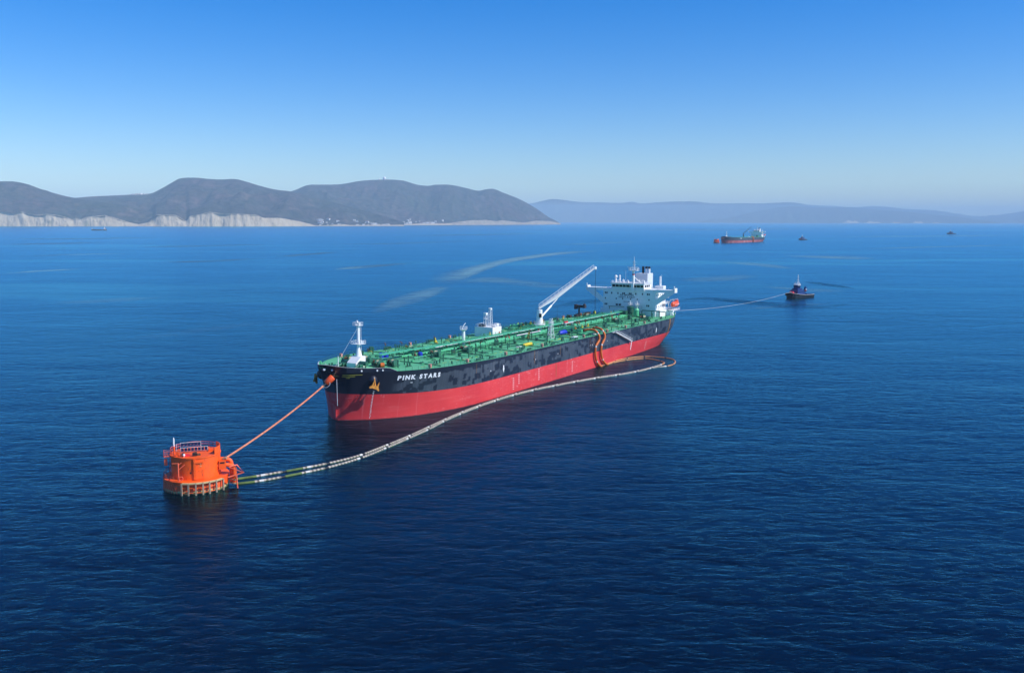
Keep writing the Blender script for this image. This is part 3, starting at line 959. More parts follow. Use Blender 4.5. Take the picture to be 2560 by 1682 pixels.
# lattice light tower to port
lt = MB()
for x, y in ((-1.3, -1.0), (1.3, -1.0), (-1.3, 1.0), (1.3, 1.0)):
    lt.cyl(D(123.5 + x, 13.4 + y), D(123.5 + x * .35, 13.4 + y * .35, 7.4), .11, n=6)
for i, z in enumerate((0.2, 2.0, 3.8, 5.6)):
    k0, k1 = 1 - .65 * z / 7.4, 1 - .65 * (z + 1.8) / 7.4
    cs = [(-1.3, -1.0), (1.3, -1.0), (1.3, 1.0), (-1.3, 1.0)]
    for j in range(4):
        a, b = cs[j], cs[(j + 1) % 4]
        lt.cyl(D(123.5 + a[0] * k0, 13.4 + a[1] * k0, z), D(123.5 + b[0] * k0, 13.4 + b[1] * k0, z), .06, n=4)
        lt.cyl(D(123.5 + a[0] * k0, 13.4 + a[1] * k0, z), D(123.5 + b[0] * k1, 13.4 + b[1] * k1, z + 1.8), .05, n=4)
lt_o = part(lt, 'light_tower', WHITE)
mb = MB().box(D(123.5, 13.4, 6.3), (1.9, 1.9, .1))
mb.rail([D(122.6, 12.5, 6.3), D(124.4, 12.5, 6.3), D(124.4, 14.3, 6.3), D(122.6, 14.3, 6.3), D(122.6, 12.5, 6.3)], 1, 1, .045)
part(mb, 'tower_platform', WHITE, lt_o)
part(MB().box(D(123.5, 13.2, 7.8), (.7, 1.0, .8)).box(D(123.5, 13.9, 8.1), (.5, .4, .6)), 'tower_lamp', WHITE, lt_o)

# hose-handling crane amidships
cr_s, cr_t = 143.2, -3.1
cr = part(MB().cyl(D(cr_s, cr_t), D(cr_s, cr_t, 9.6), 1.55, 1.2, 16), 'hose_crane', WHITE)
mb = MB().cyl(D(cr_s, cr_t, 3.0), D(cr_s, cr_t, 3.2), 2.6, n=16)
mb.rail([D(cr_s + 2.5 * math.cos(i * math.pi / 5), cr_t + 2.5 * math.sin(i * math.pi / 5), 3.2) for i in range(11)], 1.1, 1.6, .05)
part(mb, 'crane_platform', WHITE, cr)
part(MB().box(D(cr_s - 1.1, cr_t + 1.0, 7.1), (.5, 1.1, 1.7)), 'crane_window', BLK, cr)
pa = D(cr_s - .8, cr_t, 10.0)
pb = Vector(P(198.5, -3.1, 39.9))
dr = (pb - pa).normalized()
sd_ = Vector((0, 1, 0))
upv = dr.cross(sd_).normalized()
if upv.z < 0: upv = -upv
L_ = (pb - pa).length
mb = MB()
secs = [(0, .5, .35), (.25, 1.35, .6), (.30, 1.45, .62), (1.0, .55, .36)]
vs = []
for u, hgt, wd in secs:
    c = pa + dr * (L_ * u)
    top, bot = c + upv * .45, c + upv * (.45 - hgt * 1.05)
    vs += [top - sd_ * wd, top + sd_ * wd, bot + sd_ * wd * .8, bot - sd_ * wd * .8]
fs = [(0, 1, 2, 3), (15, 14, 13, 12)]
for i in range(3):
    for j in range(4):
        fs.append((i * 4 + j, (i + 1) * 4 + j, (i + 1) * 4 + (j + 1) % 4, i * 4 + (j + 1) % 4))
mb.add(vs, fs)
boom = part(mb, 'crane_boom', paint('boom_grey', (.47, .49, .51), .5, .08), cr)
mb = MB()
n_ = 15
for i in range(n_ + 1):
    c = pa + dr * (L_ * i / n_ * .97) + upv * .45 + sd_ * .35
    mb.cyl(c, c + upv * 1.7, .075, n=4)
    if i < n_:
        c2 = pa + dr * (L_ * (i + 1) / n_ * .97) + upv * .45 + sd_ * .35
        mb.cyl(c + upv * 1.7, c2 + upv * 1.7, .07, n=4).cyl(c + upv * .85, c2 + upv * .85, .04, n=4)
part(mb, 'boom_handrail', WHITE, cr)
part(MB().cyl(pb - sd_ * .55, pb + sd_ * .55, .75, n=12).box(pb, (1.2, .7, 1.2)), 'boom_head', WHITE, cr)
lo = D(cr_s + 1.4, cr_t, 6.2)
hi = pa + dr * (L_ * .30) - upv * 1.5
mb = MB().cyl(lo, lo.lerp(hi, .62), .42, n=10)
part(mb, 'luffing_ram', WHITE, cr)
part(MB().cyl(lo.lerp(hi, .62), hi, .2, n=8), 'ram_rod', GREYW, cr)
part(MB().cyl(pb + dr * .4, Vector((pb.x + dr.x * .4, pb.y, dz(199) + 4.5)), .05, n=4).cyl(pb + dr * .4 + sd_ * .3, Vector((pb.x + dr.x * .4, pb.y + .3, dz(199) + 4.5)), .05, n=4), 'hoist_wire', BLK, cr)
part(MB().box((pb.x + dr.x * .4, pb.y + .15, dz(199) + 4.0), (.7, .5, 1.3)), 'hook_block', YELLOW, cr)

# loading manifold amidships: cross pipes ending in flanges, drip trays, platforms
for i, s in enumerate((143.0, 146.0, 149.2, 152.6, 156.0)):
    for sg in (1, -1):
        e = 18.0
        mb = MB().tube([D(s, sg * 3.2, 1.0), D(s, sg * 6.5, 1.6), D(s, sg * 9, 1.7), D(s, sg * e, 1.7)], .34, 10)
        mb.cyl(D(s, sg * (e - .1), 1.7), D(s, sg * (e + .1), 1.7), .62, n=12)
        o = part(mb, 'manifold_pipe', GREEN)
        mb = MB().box(D(s, sg * 13.2, 1.7), (1.0, .9, 1.3)).cyl(D(s, sg * 13.2, 2.2), D(s, sg * 13.2, 3.0), .1, n=6).cyl(D(s, sg * 13.2, 3.0), D(s, sg * 13.2, 3.08), .5, n=10)
        part(mb, 'manifold_valve', (DGREEN, OCHRE, DGREEN, YELLOW, RUST)[i], o)
for sg in (1, -1):
    mb = MB().box(D(149.5, sg * 18.6, .55), (17, 3.6, .5)).box(D(149.5, sg * 18.6, .2), (16, 3.0, .4))
    part(mb, 'drip_tray', GREEN)
    mb = MB().box(D(149.5, sg * 21.6, 1.0), (16, 1.0, .1))
    mb.rail([D(141.5, sg * 22.1, 1.0), D(157.5, sg * 22.1, 1.0)], 1.0, 2.0, .04)
    for s in (142, 146, 150, 154, 157):
        mb.cyl(D(s, sg * 21.6, 0), D(s, sg * 21.6, 1.0), .08, n=5)
    part(mb, 'manifold_gangway', DGREEN)
part(MB().box(D(160.5, 2.4, 2.6), (8, 1.1, .25)).box(D(157.2, 2.4, 1.3), (.2, .9, 2.6)).box(D(163.8, 2.4, 1.3), (.2, .9, 2.6)), 'spool_rack', GREYW)
for s in (156.8, 158.0, 159.2):
    part(MB().cyl(D(s, 2.0, 3.0), D(s + .8, 2.0, 3.0), .42, n=10), 'spool_piece', REDP)
# covered boat, yellow fender, pale spare pipe on deck
mb = MB()
bs, bt = 138.3, 11.2
ring = []
for u, w, h in ((-3.6, .15, 1.0), (-2.6, .95, 1.5), (-1, 1.25, 1.75), (1, 1.25, 1.8), (2.6, 1.0, 1.55), (3.6, .2, 1.1)):
    ring += [D(bs + u, bt - w, .55), D(bs + u, bt - w * .55, h), D(bs + u, bt, h + .2), D(bs + u, bt + w * .55, h), D(bs + u, bt + w, .55), D(bs + u, bt, .15)]
fs = [(i * 6 + j, i * 6 + (j + 1) % 6, (i + 1) * 6 + (j + 1) % 6, (i + 1) * 6 + j) for i in range(5) for j in range(6)] + [(5, 4, 3, 2, 1, 0), tuple(range(30, 36))]
part(mb.add(ring, fs, 0, True), 'covered_boat', BLUE, label='small boat under a bright blue cover')
part(MB().tube([D(95.0, 16.8, .6), D(95.8, 16.8, .6), D(101, 16.8, .6), D(101.8, 16.8, .6)], [.3, .6, .6, .3], 10), 'fender', YELLOW)
part(MB().box(D(92.6, 16.2, .2), (3.2, 1.2, .12)), 'hatch_cover', GREYW)
part(MB().box(D(146, 22.2, .3), (2.4, 1.2, .4)), 'white_crate', GREYW)
part(MB().box(D(131.5, 20.4, .4), (3.6, 1.4, .5)), 'white_crate', GREYW)
part(MB().tube([D(118, 19.6, .5), D(118.6, 20.2, 1.0), D(120.2, 20.4, 1.05)], .12, 6), 'yellow_guard', YELLOW)
# accommodation ladder stowed along the port side
gl = MB()
pA, pB = Vector(P(162.7, 24.75, 13.75)), Vector(P(180.7, 24.75, 7.75))
dg_ = (pB - pA).normalized(); ug = Vector((0, 1, 0)).cross(dg_).normalized()
if ug.z < 0: ug = -ug
gl.add([pA + Vector((0, -.5, 0)), pA + Vector((0, .5, 0)), pB + Vector((0, .5, 0)), pB + Vector((0, -.5, 0)), pA + Vector((0, -.5, 0)) - ug * .3, pA + Vector((0, .5, 0)) - ug * .3, pB + Vector((0, .5, 0)) - ug * .3, pB + Vector((0, -.5, 0)) - ug * .3],
       [(0, 1, 2, 3), (7, 6, 5, 4), (1, 5, 6, 2), (0, 3, 7, 4), (0, 4, 5, 1), (3, 2, 6, 7)])
lad = part(gl, 'boarding_ladder', WHITE)
for y in (-.48, .48):
    mb = MB()
    for i in range(13):
        c = pA.lerp(pB, i / 12) + Vector((0, y, 0))
        mb.cyl(c, c + ug * 1.15, .045, n=4)
    for h in (.6, 1.15):
        mb.cyl(pA + Vector((0, y, 0)) + ug * h, pB + Vector((0, y, 0)) + ug * h, .04, n=4)
    part(mb, 'ladder_handrail', GREYW, lad)
mb = MB()
for i in range(30):
    mb.box(pA.lerp(pB, (i + .5) / 30) + ug * .04, (.1, .9, .08))
part(mb, 'ladder_treads', BLK, lad)['kind'] = 'stuff'
part(MB().box(P(161.6, 23.9, 13.65), (2.6, 1.8, .18)), 'ladder_landing', GREYW, lad)

# stanchion rows and scattered small fittings
for t in (7.6, -8.4):
    mb = MB()
    for s in range(40, 222, 3):
        if 140 < s < 160: continue
        mb.cyl(D(s, t), D(s, t, 1.5 + .5 * ((s * 7) % 3)), .06, n=4, caps=False)
        if s % 9 == 1: mb.cyl(D(s, t, 1.2), D(s + 9, t, 1.2), .05, n=4, caps=False)
    part(mb, 'stanchions', DGREEN)['kind'] = 'stuff'
rf = random.Random(5)
FIT = []
for (a, b, c, m) in ((.5, .5, .9, DGREEN), (.9, .5, .5, GREEN), (.35, .35, 1.3, DGREEN), (1.3, .6, .4, RUST), (.6, .6, .7, GREYW), (1.6, .25, .3, DGREEN), (.5, .5, 1.1, OCHRE)):
    FIT.append(MB().box((0, 0, c / 2), (a, b, c)).box((0, 0, c + .05), (a * .7, b * .7, .1)).cyl((a * .2, 0, c), (a * .2, 0, c + .35), .07, n=5).mesh('deck_fitting', m))
for i in range(130):
    s = rf.uniform(32, 226)
    t = rf.choice((-1, 1)) * rf.uniform(7, deck_half(s) - 2)
    if 140 < s < 160 and abs(t) > 15: continue
    inst('deck_fitting', FIT[rf.choice((0, 0, 1, 1, 2, 2, 3, 5, 5, 5, 1))], ship, s, t, 0, rf.uniform(0, 3))
for i in range(26):
    s = rf.uniform(40, 222); sg = rf.choice((-1, 1)); t = sg * rf.uniform(9, 18); L = rf.uniform(5, 16)
    if 136 < s < 158: continue
    part(MB().tube([D(s, t, .28), D(min(s + L, 226), t, .28)], .09, 5), 'deck_pipe', rf.choice((DGREEN, GREEN, GREEN)))
# ------------------------------------------------------------------ accommodation block, funnel, mast, boats
HS = 233.0
hb = part(MB().box(P(HS + 7, 0, 20.55), (14, 29.6, 14.1)), 'accommodation_block', WHITE)
part(MB().box(P(HS + 10.5, 0, 15.2), (18.5, 34, 3.5)), 'lower_tier', WHITE, hb)
mb = MB()
zt = 17.0
mb.rail([P(HS + 2.2, 16.8, zt), P(HS + 20, 16.8, zt)], 1.0, 1.6, .05).rail([P(HS + 2.2, -16.8, zt), P(HS + 20, -16.8, zt)], 1.0, 1.6, .05)
mb.rail([P(HS + 2.2, 15, zt), P(HS + 2.2, 16.8, zt)], 1.0, 1.3, .05)
part(mb, 'tier_rail', WHITE, hb)
# bridge wings with slanting braces; daylight shows through the gap above each brace
MF = Matrix(((0, 0, 1, -HS + .02), (1, 0, 0, 0), (0, 1, 0, 0), (0, 0, 0, 1)))
for sg in (1, -1):
    mb = MB().box(P(HS + 2.2, sg * 19.85, 27.0), (4.4, 10.1, 1.5))
    w = part(mb, 'bridge_wing', WHITE, hb)
    outl = [(14.8, 19.4), (24.9, 26.3), (20.0, 26.3), (15.5, 22.9), (14.8, 22.9)]
    part(MB().prism([(sg * x, z) for x, z in (outl if sg > 0 else outl[::-1])], -.6, MF), 'wing_brace', WHITE, hb)
    mb = MB().rail([P(HS + .2, sg * 10, 27.75), P(HS + .2, sg * 24.8, 27.75), P(HS + 4.2, sg * 24.8, 27.75)], .95, 1.5, .045)
    part(mb, 'wing_rail', WHITE, hb)
    part(MB().box(P(HS + 1.9, sg * 24.7, 27.55), (3.6, 1.0, 2.2)), 'wing_cab', WHITE, hb)
    part(MB().cyl(P(HS + .6, sg * 24.8, 28.3), P(HS + .6, sg * 24.8, 29.4), .12, n=6).ball(P(HS + .6, sg * 24.8, 29.5), .32, 8, 5), 'wing_light', WHITE, hb)
# wheelhouse with its band of windows, faces raked outward
def quad_prism(front_bot, front_top, s_back, t0, t1, z0, z1, mat, name):
    v = [P(front_bot, t0, z0), P(front_bot, t1, z0), P(s_back, t1, z0), P(s_back, t0, z0), P(front_top, t0, z1), P(front_top, t1, z1), P(s_back, t1, z1), P(s_back, t0, z1)]
    return part(MB().add(v, [(3, 2, 1, 0), (4, 5, 6, 7), (0, 1, 5, 4), (1, 2, 6, 5), (2, 3, 7, 6), (3, 0, 4, 7)]), name, mat, hb)
quad_prism(HS - .6, HS - 1.1, HS + 9, -9.7, 8.6, 27.7, 30.35, WHITE, 'wheelhouse')
part(MB().box(P(HS + 3.9, -.55, 30.5), (10.6, 19.2, .28)), 'wheelhouse_roof', GREYW, hb)
part(MB().box(P(HS - .3, -.55, 27.2), (.7, 18.6, .9)), 'wheelhouse_apron', WHITE, hb)
ts = [-9.2 + 2.0 * i for i in range(9)]
for t in ts:
    v = [P(HS - .89, t, 28.55), P(HS - .89, t + 1.72, 28.55), P(HS - 1.09, t + 1.72, 29.75), P(HS - 1.09, t, 29.75)]
    part(MB().add(v, [(0, 1, 2, 3)]), 'bridge_window', GLASS, hb)
for s in (HS + .6, HS + 3.0, HS + 5.4):
    part(MB().box(P(s + .8, 8.62, 29.15), (1.8, .08, 1.2)), 'bridge_window', GLASS, hb)
mb = MB().rail([P(HS - .9, -9.9, 30.65), P(HS - .9, 8.8, 30.65), P(HS + 8.6, 8.8, 30.65)], 1.0, 1.6, .045).rail([P(HS - .9, -9.9, 30.65), P(HS + 8.6, -9.9, 30.65)], 1.0, 1.6, .045)
part(mb, 'roof_rail', WHITE, hb)
# windows on the house front, one object each
M_WIN = MB().box((0, 0, 0), (.10, .62, .95)).mesh('window', GLASS)
M_WINS = MB().box((0, 0, 0), (.10, .55, .75)).mesh('window', GLASS)
M_WINL = MB().box((0, 0, 0), (.10, 1.25, .95)).mesh('window', GLASS)
def tz(x): return -25.2 + (x - 175) * 49.4 / 1545.0         # house front: photo column to metres off the centre line
for x in (541, 568, 653, 767, 854, 881, 970, 999, 1085, 1202, 1289, 1318):
    link('window', M_WIN, hb, P(HS, tz(x), 25.15))
for x in (540, 737, 852, 995, 1112, 1316):
    link('window', M_WINS, hb, P(HS, tz(x), 22.3))
for x in (537, 565, 1283, 1312):
    link('window', M_WIN, hb, P(HS, tz(x), 19.2))
for x in (750, 803):
    link('window', M_WINL, hb, P(HS, tz(x), 19.1))
M_WSIDE = MB().box((0, 0, 0), (.6, .10, .85)).mesh('window', GLASS)
for z in (18.7, 21.8, 24.7):
    for s in (2.0, 4.5, 7.0, 9.5, 12.0):
        for sg in (1, -1):
            link('window', M_WSIDE, hb, P(HS + s, sg * 14.8, z))
# lettering across the front
SIGN = paint('dark_blue_letter_paint', (0.012, 0.022, 0.055), 0.5, 0.1)
def front_text(body, tc, z, size, name, bold=.05, width=None):
    vs, fs = text_mesh(body, size, bold)
    x0 = min(v[0] for v in vs); x1 = max(v[0] for v in vs)
    k = (width / (x1 - x0)) if width else 1.0
    # one letter = one object: split by glyph
    x = 0.0
    tot = []
    for ch in body:
        if ch == ' ':
            x += size * .45; continue
        gv, gf = text_mesh(ch, size, bold)
        g0 = min(v[0] for v in gv); g1 = max(v[0] for v in gv)
        tot.append((x - g0, gv, gf)); x += g1 - g0 + size * .2
    L = x - size * .2
    k = (width / L) if width else 1.0
    for off, gv, gf in tot:
        nv = [P(HS - .03, tc + ((v[0] + off) - L / 2) * k, z + v[1]) for v in gv]
        part(MB().add(nv, gf), name, SIGN, hb)
front_text('NO SMOKING', tz(925), 23.95, 1.15, 'sign_letter', .05, tz(1045) - tz(805))
front_text('SAFETY', tz(843), 22.85, 1.15, 'sign_letter', .05, tz(905) - tz(782))
front_text('FIRST', tz(1020), 22.85, 1.15, 'sign_letter', .05, tz(1068) - tz(975))
ta = tz(942)
part(MB().add([P(HS - .03, ta - .5, 22.75), P(HS - .03, ta - .22, 22.75), P(HS - .03, ta, 23.3), P(HS - .03, ta + .22, 22.75), P(HS - .03, ta + .5, 22.75), P(HS - .03, ta, 23.95)], [(0, 1, 2, 5), (5, 2, 3, 4)]), 'sign_emblem', SIGN, hb)
for i, (a, b) in enumerate(((868, 900), (905, 925), (935, 972))):          # a line too small to read in the photograph
    part(MB().box(P(HS - .02, (tz(a) + tz(b)) / 2, 20.85), (.04, tz(b) - tz(a), .26)), 'small_print', SIGN, hb)
part(MB().box(P(HS - .15, tz(740), 18.1), (.25, 9.0, .25)).box(P(HS - .15, tz(620), 17.4), (.2, .25, 1.4)), 'front_rail', DGREEN, hb)
# side balconies on the port face
for z in (19.9, 22.9):
    mb = MB().box(P(HS + 11.5, 15.8, z), (5, 1.8, .15)).rail([P(HS + 9, 16.6, z), P(HS + 14, 16.6, z), P(HS + 14, 15, z)], 1.0, 1.2, .05)
    part(mb, 'balcony', WHITE, hb)
mb = MB()
for i in range(8):
    mb.box(P(HS + 4 + i * .55, 15.3, 17.4 + i * .35), (.5, .9, .08))
part(mb, 'outside_stair', WHITE, hb)['kind'] = 'stuff'
# radar domes and roof gear to starboard
for (s, t, h, r) in ((HS + 3, -9.0, 2.3, .85), (HS + 4.5, -7.4, 2.8, .5)):
    part(MB().cyl(P(s, t, 30.6), P(s, t, 30.6 + h), .5, .4, 10).ball(P(s, t, 30.9 + h + r * .5), r, 12, 8), 'radar_dome', WHITE, hb)
for (s, t, a, b, c) in ((HS + 4, -5.2, 1.0, 1.0, 1.3), (HS + 2, -1.6, .8, .8, 1.1), (HS + 5, 5.5, 1.6, 1.4, 1.2), (HS + 2.5, 7.2, .9, .9, 1.3), (HS + 6, -3.5, 1.3, 1.0, .9), (HS + 3, 4.5, .5, .5, 1.6)):
    part(MB().box(P(s, t, 30.64 + c / 2), (a, b, c)).cyl(P(s, t, 30.64 + c), P(s, t, 31.2 + c), .12, n=6), 'roof_unit', WHITE if c > .95 else GREYW, hb)
part(MB().cyl(P(HS + 4.5, -4.0, 30.6), P(HS + 4.5, -4.0, 37.0), .05, n=4), 'whip_antenna', GREYW, hb)
part(MB().cyl(P(HS + 10, 14.0, 27.6), P(HS + 10, 14.0, 35.0), .05, n=4), 'whip_antenna', GREYW, hb)
# mast on the wheelhouse
mm = part(MB().box(P(HS - 1.5, 2.6, 28.7), (1.4, 1.5, 4.0)), 'radar_mast', WHITE)
part(MB().cyl(P(HS - .6, 2.6, 30.2), P(HS - .6, 2.6, 37.3), .8, .62, 12), 'mast_column', WHITE, mm)
part(MB().cyl(P(HS - .6, 2.6, 34.7), P(HS - .6, 2.6, 35.6), .68, n=12), 'mast_band', REDP, mm)
part(MB().cyl(P(HS + 3.5, 5.2, 30.6), P(HS - .4, 2.8, 34.0), .22, n=6).cyl(P(HS + 3.5, 0.2, 30.6), P(HS - .4, 2.4, 34.0), .22, n=6), 'mast_stay', WHITE, mm)
mb = MB().box(P(HS - .6, 2.8, 37.35), (3.4, 4.6, .2)).rail([P(HS - 2.2, .5, 37.4), P(HS - 2.2, 5.1, 37.4), P(HS + 1, 5.1, 37.4), P(HS + 1, .5, 37.4), P(HS - 2.2, .5, 37.4)], 1.1, 1.1, .055)
part(mb, 'mast_platform', WHITE, mm)
for t in (.9, 4.7):
    part(MB().cyl(P(HS - 1.2, t, 37.4), P(HS - 1.2, t, 38.8), .25, n=8).box(P(HS - 1.2, t, 39.0), (.4, 2.6 if t < 2 else 1.6, .35)), 'radar_scanner', WHITE, mm)
mb = MB()
for a in range(3):
    x, y = math.cos(a * 2.1) * .75, math.sin(a * 2.1) * .75
    mb.cyl(P(HS - .6 + x, 2.9 + y, 37.4), P(HS - .6 + x * .25, 2.9 + y * .25, 42.6), .13, n=6)
for i in range(7):
    z = 37.8 + i * .7
    k_ = 1 - .75 * (z - 37.4) / 5.2
    mb.cyl(P(HS - .6 - .7 * k_, 2.9, z), P(HS - .6 + .7 * k_, 2.9, z + .3), .07, n=4).cyl(P(HS - .6, 2.9 - .7 * k_, z), P(HS - .6, 2.9 + .7 * k_, z + .3), .07, n=4)
mb.cyl(P(HS - .6, 2.9, 42.4), P(HS - .6, 2.9, 44.6), .12, .05, 6).box(P(HS - .6, 2.9, 41.6), (.3, 2.2, .12)).box(P(HS - .6, 2.9, 40.2), (.3, 1.8, .12))
part(mb, 'lattice_top', WHITE, mm)
part(MB().add([P(HS - .2, .4, 36.6), P(HS + .1, -.9, 35.0), P(HS, -1.3, 34.2), P(HS - .2, -.2, 35.6)], [(0, 1, 2, 3)]), 'flag', BLUE, mm)
# funnel with three exhaust pipes
fn = part(MB().box(P(255.5, -1.1, 24.5), (7.5, 7.0, 20.4)), 'funnel', GREYW)
for t in (-2.6, -.7, .9):
    o = part(MB().cyl(P(256, t + .6, 34.6), P(256, t + .6, 38.0), .62, n=12), 'exhaust_pipe', (BLK if t < -2 else WHITE), fn)
    part(MB().cyl(P(256, t + .6, 37.2), P(256, t + .6, 38.3), .66, n=12), 'exhaust_cap', BLK, o)
# aft house deck gear: post and rail of the port bridge deck
part(MB().box(P(245.5, 12.5, 28.2), (3.5, 4.5, 1.6)).cyl(P(245, 12.5, 29), P(245, 12.5, 33.5), .55, .5, 10).ball(P(245, 12.5, 33.6), .5, 10, 6), 'vent_post', WHITE)
mb = MB().rail([P(HS + 5, 14.6, 27.7), P(HS + 13.6, 14.6, 27.7), P(HS + 13.6, -14.6, 27.7)], 1.0, 1.5, .045)
part(mb, 'house_top_rail', WHITE)
# lifeboat in its davits on each quarter
def lifeboat(sg):
    c = Vector(P(248.5, sg * 19.6, 19.4))
    ring, fs = [], []
    prof = [(-4.6, .12, .5), (-3.9, .85, 1.1), (-2.2, 1.25, 1.45), (1.5, 1.3, 1.5), (3.6, 1.0, 1.35), (4.4, .5, 1.0)]
    n = 10
    for u, w, h in prof:
        for i in range(n):
            a = 2 * math.pi * i / n
            ring.append(c + Vector((u, w * math.cos(a), h * math.sin(a))))
    fs = [(i * n + j, i * n + (j + 1) % n, (i + 1) * n + (j + 1) % n, (i + 1) * n + j) for i in range(len(prof) - 1) for j in range(n)] + [tuple(reversed(range(n))), tuple(range((len(prof) - 1) * n, len(prof) * n))]
    mb = MB().add(ring, fs, 0, True).box(c + Vector((-2.6, 0, 1.6)), (1.6, 1.2, .8))
    lb = part(mb, 'lifeboat', paint('lifeboat_orange', (0.80, 0.09, 0.02), .4, .12))
    for u in (-3, 3):
        part(MB().tube([c + Vector((u, -sg * 2.2, -4)), c + Vector((u, -sg * 2.4, .6)), c + Vector((u, -sg * 1.2, 2.4)), c + Vector((u, sg * .4, 2.6))], .22, 6), 'davit', WHITE, lb)
    part(MB().box(c + Vector((0, sg * 1.22, -.1)), (5.5, .1, .25)), 'grab_line', WHITE, lb)
lifeboat(1); lifeboat(-1)
part(MB().box(P(247, 19.6, 16.6), (9, 3.4, .2)).rail([P(242.5, 21.2, 16.7), P(251.5, 21.2, 16.7)], 1.0, 1.3, .05).box(P(243, 19.5, 15.2), (.3, .3, 2.8)).box(P(251, 18.9, 15.2), (.3, .3, 2.8)), 'boat_deck', WHITE)
for z in (14.6, 16.2):
    part(MB().box(P(240.5, 21.4, z), (1.4, 1.0, 1.1)), 'life_raft', WHITE)
# gear in front of the house: pump-room vents, pipe gantry, twin floodlight posts, provision crane
part(MB().cyl(D(228.5, 3.0), D(228.5, 3.0, 4.6), 1.7, n=14).cyl(D(228.5, 3.0, 4.4), D(228.5, 3.0, 5.0), 1.9, n=14), 'pump_room_vent', DGREEN)
part(MB().cyl(D(226.8, 7.0), D(226.8, 7.0, 3.6), 1.4, n=14).cyl(D(226.8, 7.0, 3.5), D(226.8, 7.0, 4.4), 1.6, 1.1, 14), 'pump_room_vent', GREEN)
part(MB().box(D(225.5, 0.5, 1.5), (3.0, 3.6, 3.0)).box(D(225.0, 11.0, 1.0), (2.0, 2.4, 2.0)), 'pump_entrance', DGREEN)
part(MB().tube([D(230.5, 8.5), D(230.5, 8.5, 2.9), D(230.5, 9.0, 3.2), D(230.5, 21.2, 3.2), D(230.5, 21.7, 2.9), D(230.5, 21.7)], .22, 8).cyl(D(230.5, 14, 0), D(230.5, 14, 3.2), .2, n=6).cyl(D(230.5, 18.2, 0), D(230.5, 18.2, 3.2), .2, n=6), 'pipe_gantry', DGREEN)
for t in (2.2, 6.0):
    fl = part(MB().cyl(D(230.0, t), D(230.0, t, 5.4), .3, n=8), 'floodlight_post', WHITE)
    mb = MB().cyl(D(230.0, t, 5.0), D(230.0, t, 5.7), .5, 1.25, 12)
    mb.rail([D(230 + 1.2 * math.cos(i * math.pi / 4), t + 1.2 * math.sin(i * math.pi / 4), 5.7) for i in range(9)], 1.0, 1.0, .05)
    part(mb, 'post_platform', WHITE, fl)
    part(MB().cyl(D(230, t, 5.7), D(230, t, 8.2), .1, n=5).box(D(229.6, t, 6.6), (.6, .8, .7)), 'floodlight', WHITE, fl)
DKM = paint('dark_machinery', (0.045, 0.03, 0.035), .6, .4)
pc = part(MB().cyl(D(215, -20.0), D(215, -20.0, 4.5), .45, n=10), 'provision_crane', DKM)
part(MB().box(D(215, -19.0, 5.2), (2.0, 5.4, 1.3)).cyl(D(214.6, -21.6, 3.8), D(214.6, -21.6, 6.2), 1.0, n=12).cyl(D(214.4, -16.6, 4.4), D(214.4, -16.6, 6.6), .7, n=12), 'crane_machinery', DKM, pc)
part(MB().cyl(D(196, -22.5), D(196, -22.5, 6.5), .06, n=4), 'antenna_pole', BLK)
for s in range(206, 230, 4):
    part(MB().box(D(s, -19 - (s % 3), .7), (1.6, 1.8, 1.4)).cyl(D(s + 1, -17.5, 0), D(s + 1, -17.5, 1.8), .2, n=6), 'deck_machinery', DKM if s < 216 else RUST)
# ------------------------------------------------------------------ things on the water
CAM_M = cam.rotation_euler.to_matrix()
def px_ray(x, y):
    return CAM_M @ Vector(((x - 1280) / FPX, -(y - 841) / FPX, -1.0))
def on_sea(x, y, z=0.0):
    d = px_ray(x, y)
    return Vector((0, 0, CAMH)) + d * ((z - CAMH) / d.z)
def at_depth(x, y, Y):
    d = px_ray(x, y)
    return Vector((0, 0, CAMH)) + d * (Y / d.y)
def WS(s, t, z=0.0):
    return BOW + AFT * s + PORT * t + Vector((0, 0, z))

# --- mooring buoy (local x to the right of the view, y away, z up)
def base_mat():
    m = bpy.data.materials.new('orange_with_growth')
    k = NT(m)
    tc = k.n('ShaderNodeTexCoord').outputs['Object']
    sep = k.n('ShaderNodeSeparateXYZ'); k.l(tc, sep.inputs[0])
    nz = k.noise(tc, 1.2, 5, .65).outputs[0]
    base = k.ramp(k.noise(tc, .8, 4, .6).outputs[0], [(.3, (.72, .06, .004)), (.7, (.88, .11, .01))])
    st = k.noise(k.mapping(tc, (1.5, 1.5, .15)), 1.0, 4, .6).outputs[0]
    base = k.mix(k.math('MULTIPLY', k.smooth(st, .5, .72), .5), base, (.42, .035, .02))
    h = k.math('ADD', sep.outputs[2], k.math('MULTIPLY', k.math('SUBTRACT', nz, .5), 1.1))
    c = k.mix(k.smooth(h, .85, .65), base, (.42, .38, .16))
    c = k.mix(k.smooth(h, .42, .15), c, (.06, .07, .03))
    k.l(c, k.b.inputs['Base Color']); k.b.inputs['Roughness'].default_value = .55
    return m
OBASE = base_mat()
PANEL = paint('solar_cell_blue', (.012, .018, .05), .15, .15)
OW = paint('orange_rail_paint', (.80, .13, .06), .5, .1)
WORN = paint('worn_timber', (.32, .24, .17), .8, .3, (.1, .08, .05), .3, 1.5)
CRM = paint('cream_rail', (.58, .42, .20), .5, .15)
BUOY = Vector((-75.2, 213.6, 0))
buoy = thing('mooring_buoy', 'big orange cylindrical mooring buoy with solar panels on top, roped to the near tanker', 'buoy', BUOY, math.atan2(75.2, 213.6))
def bp(mb, name, mats, parent=buoy): return mb.build(name, mats, parent)
def ringpt(r, a, z): return Vector((r * math.sin(a), -r * math.cos(a), z))        # a = 0 faces the viewer, + to the right
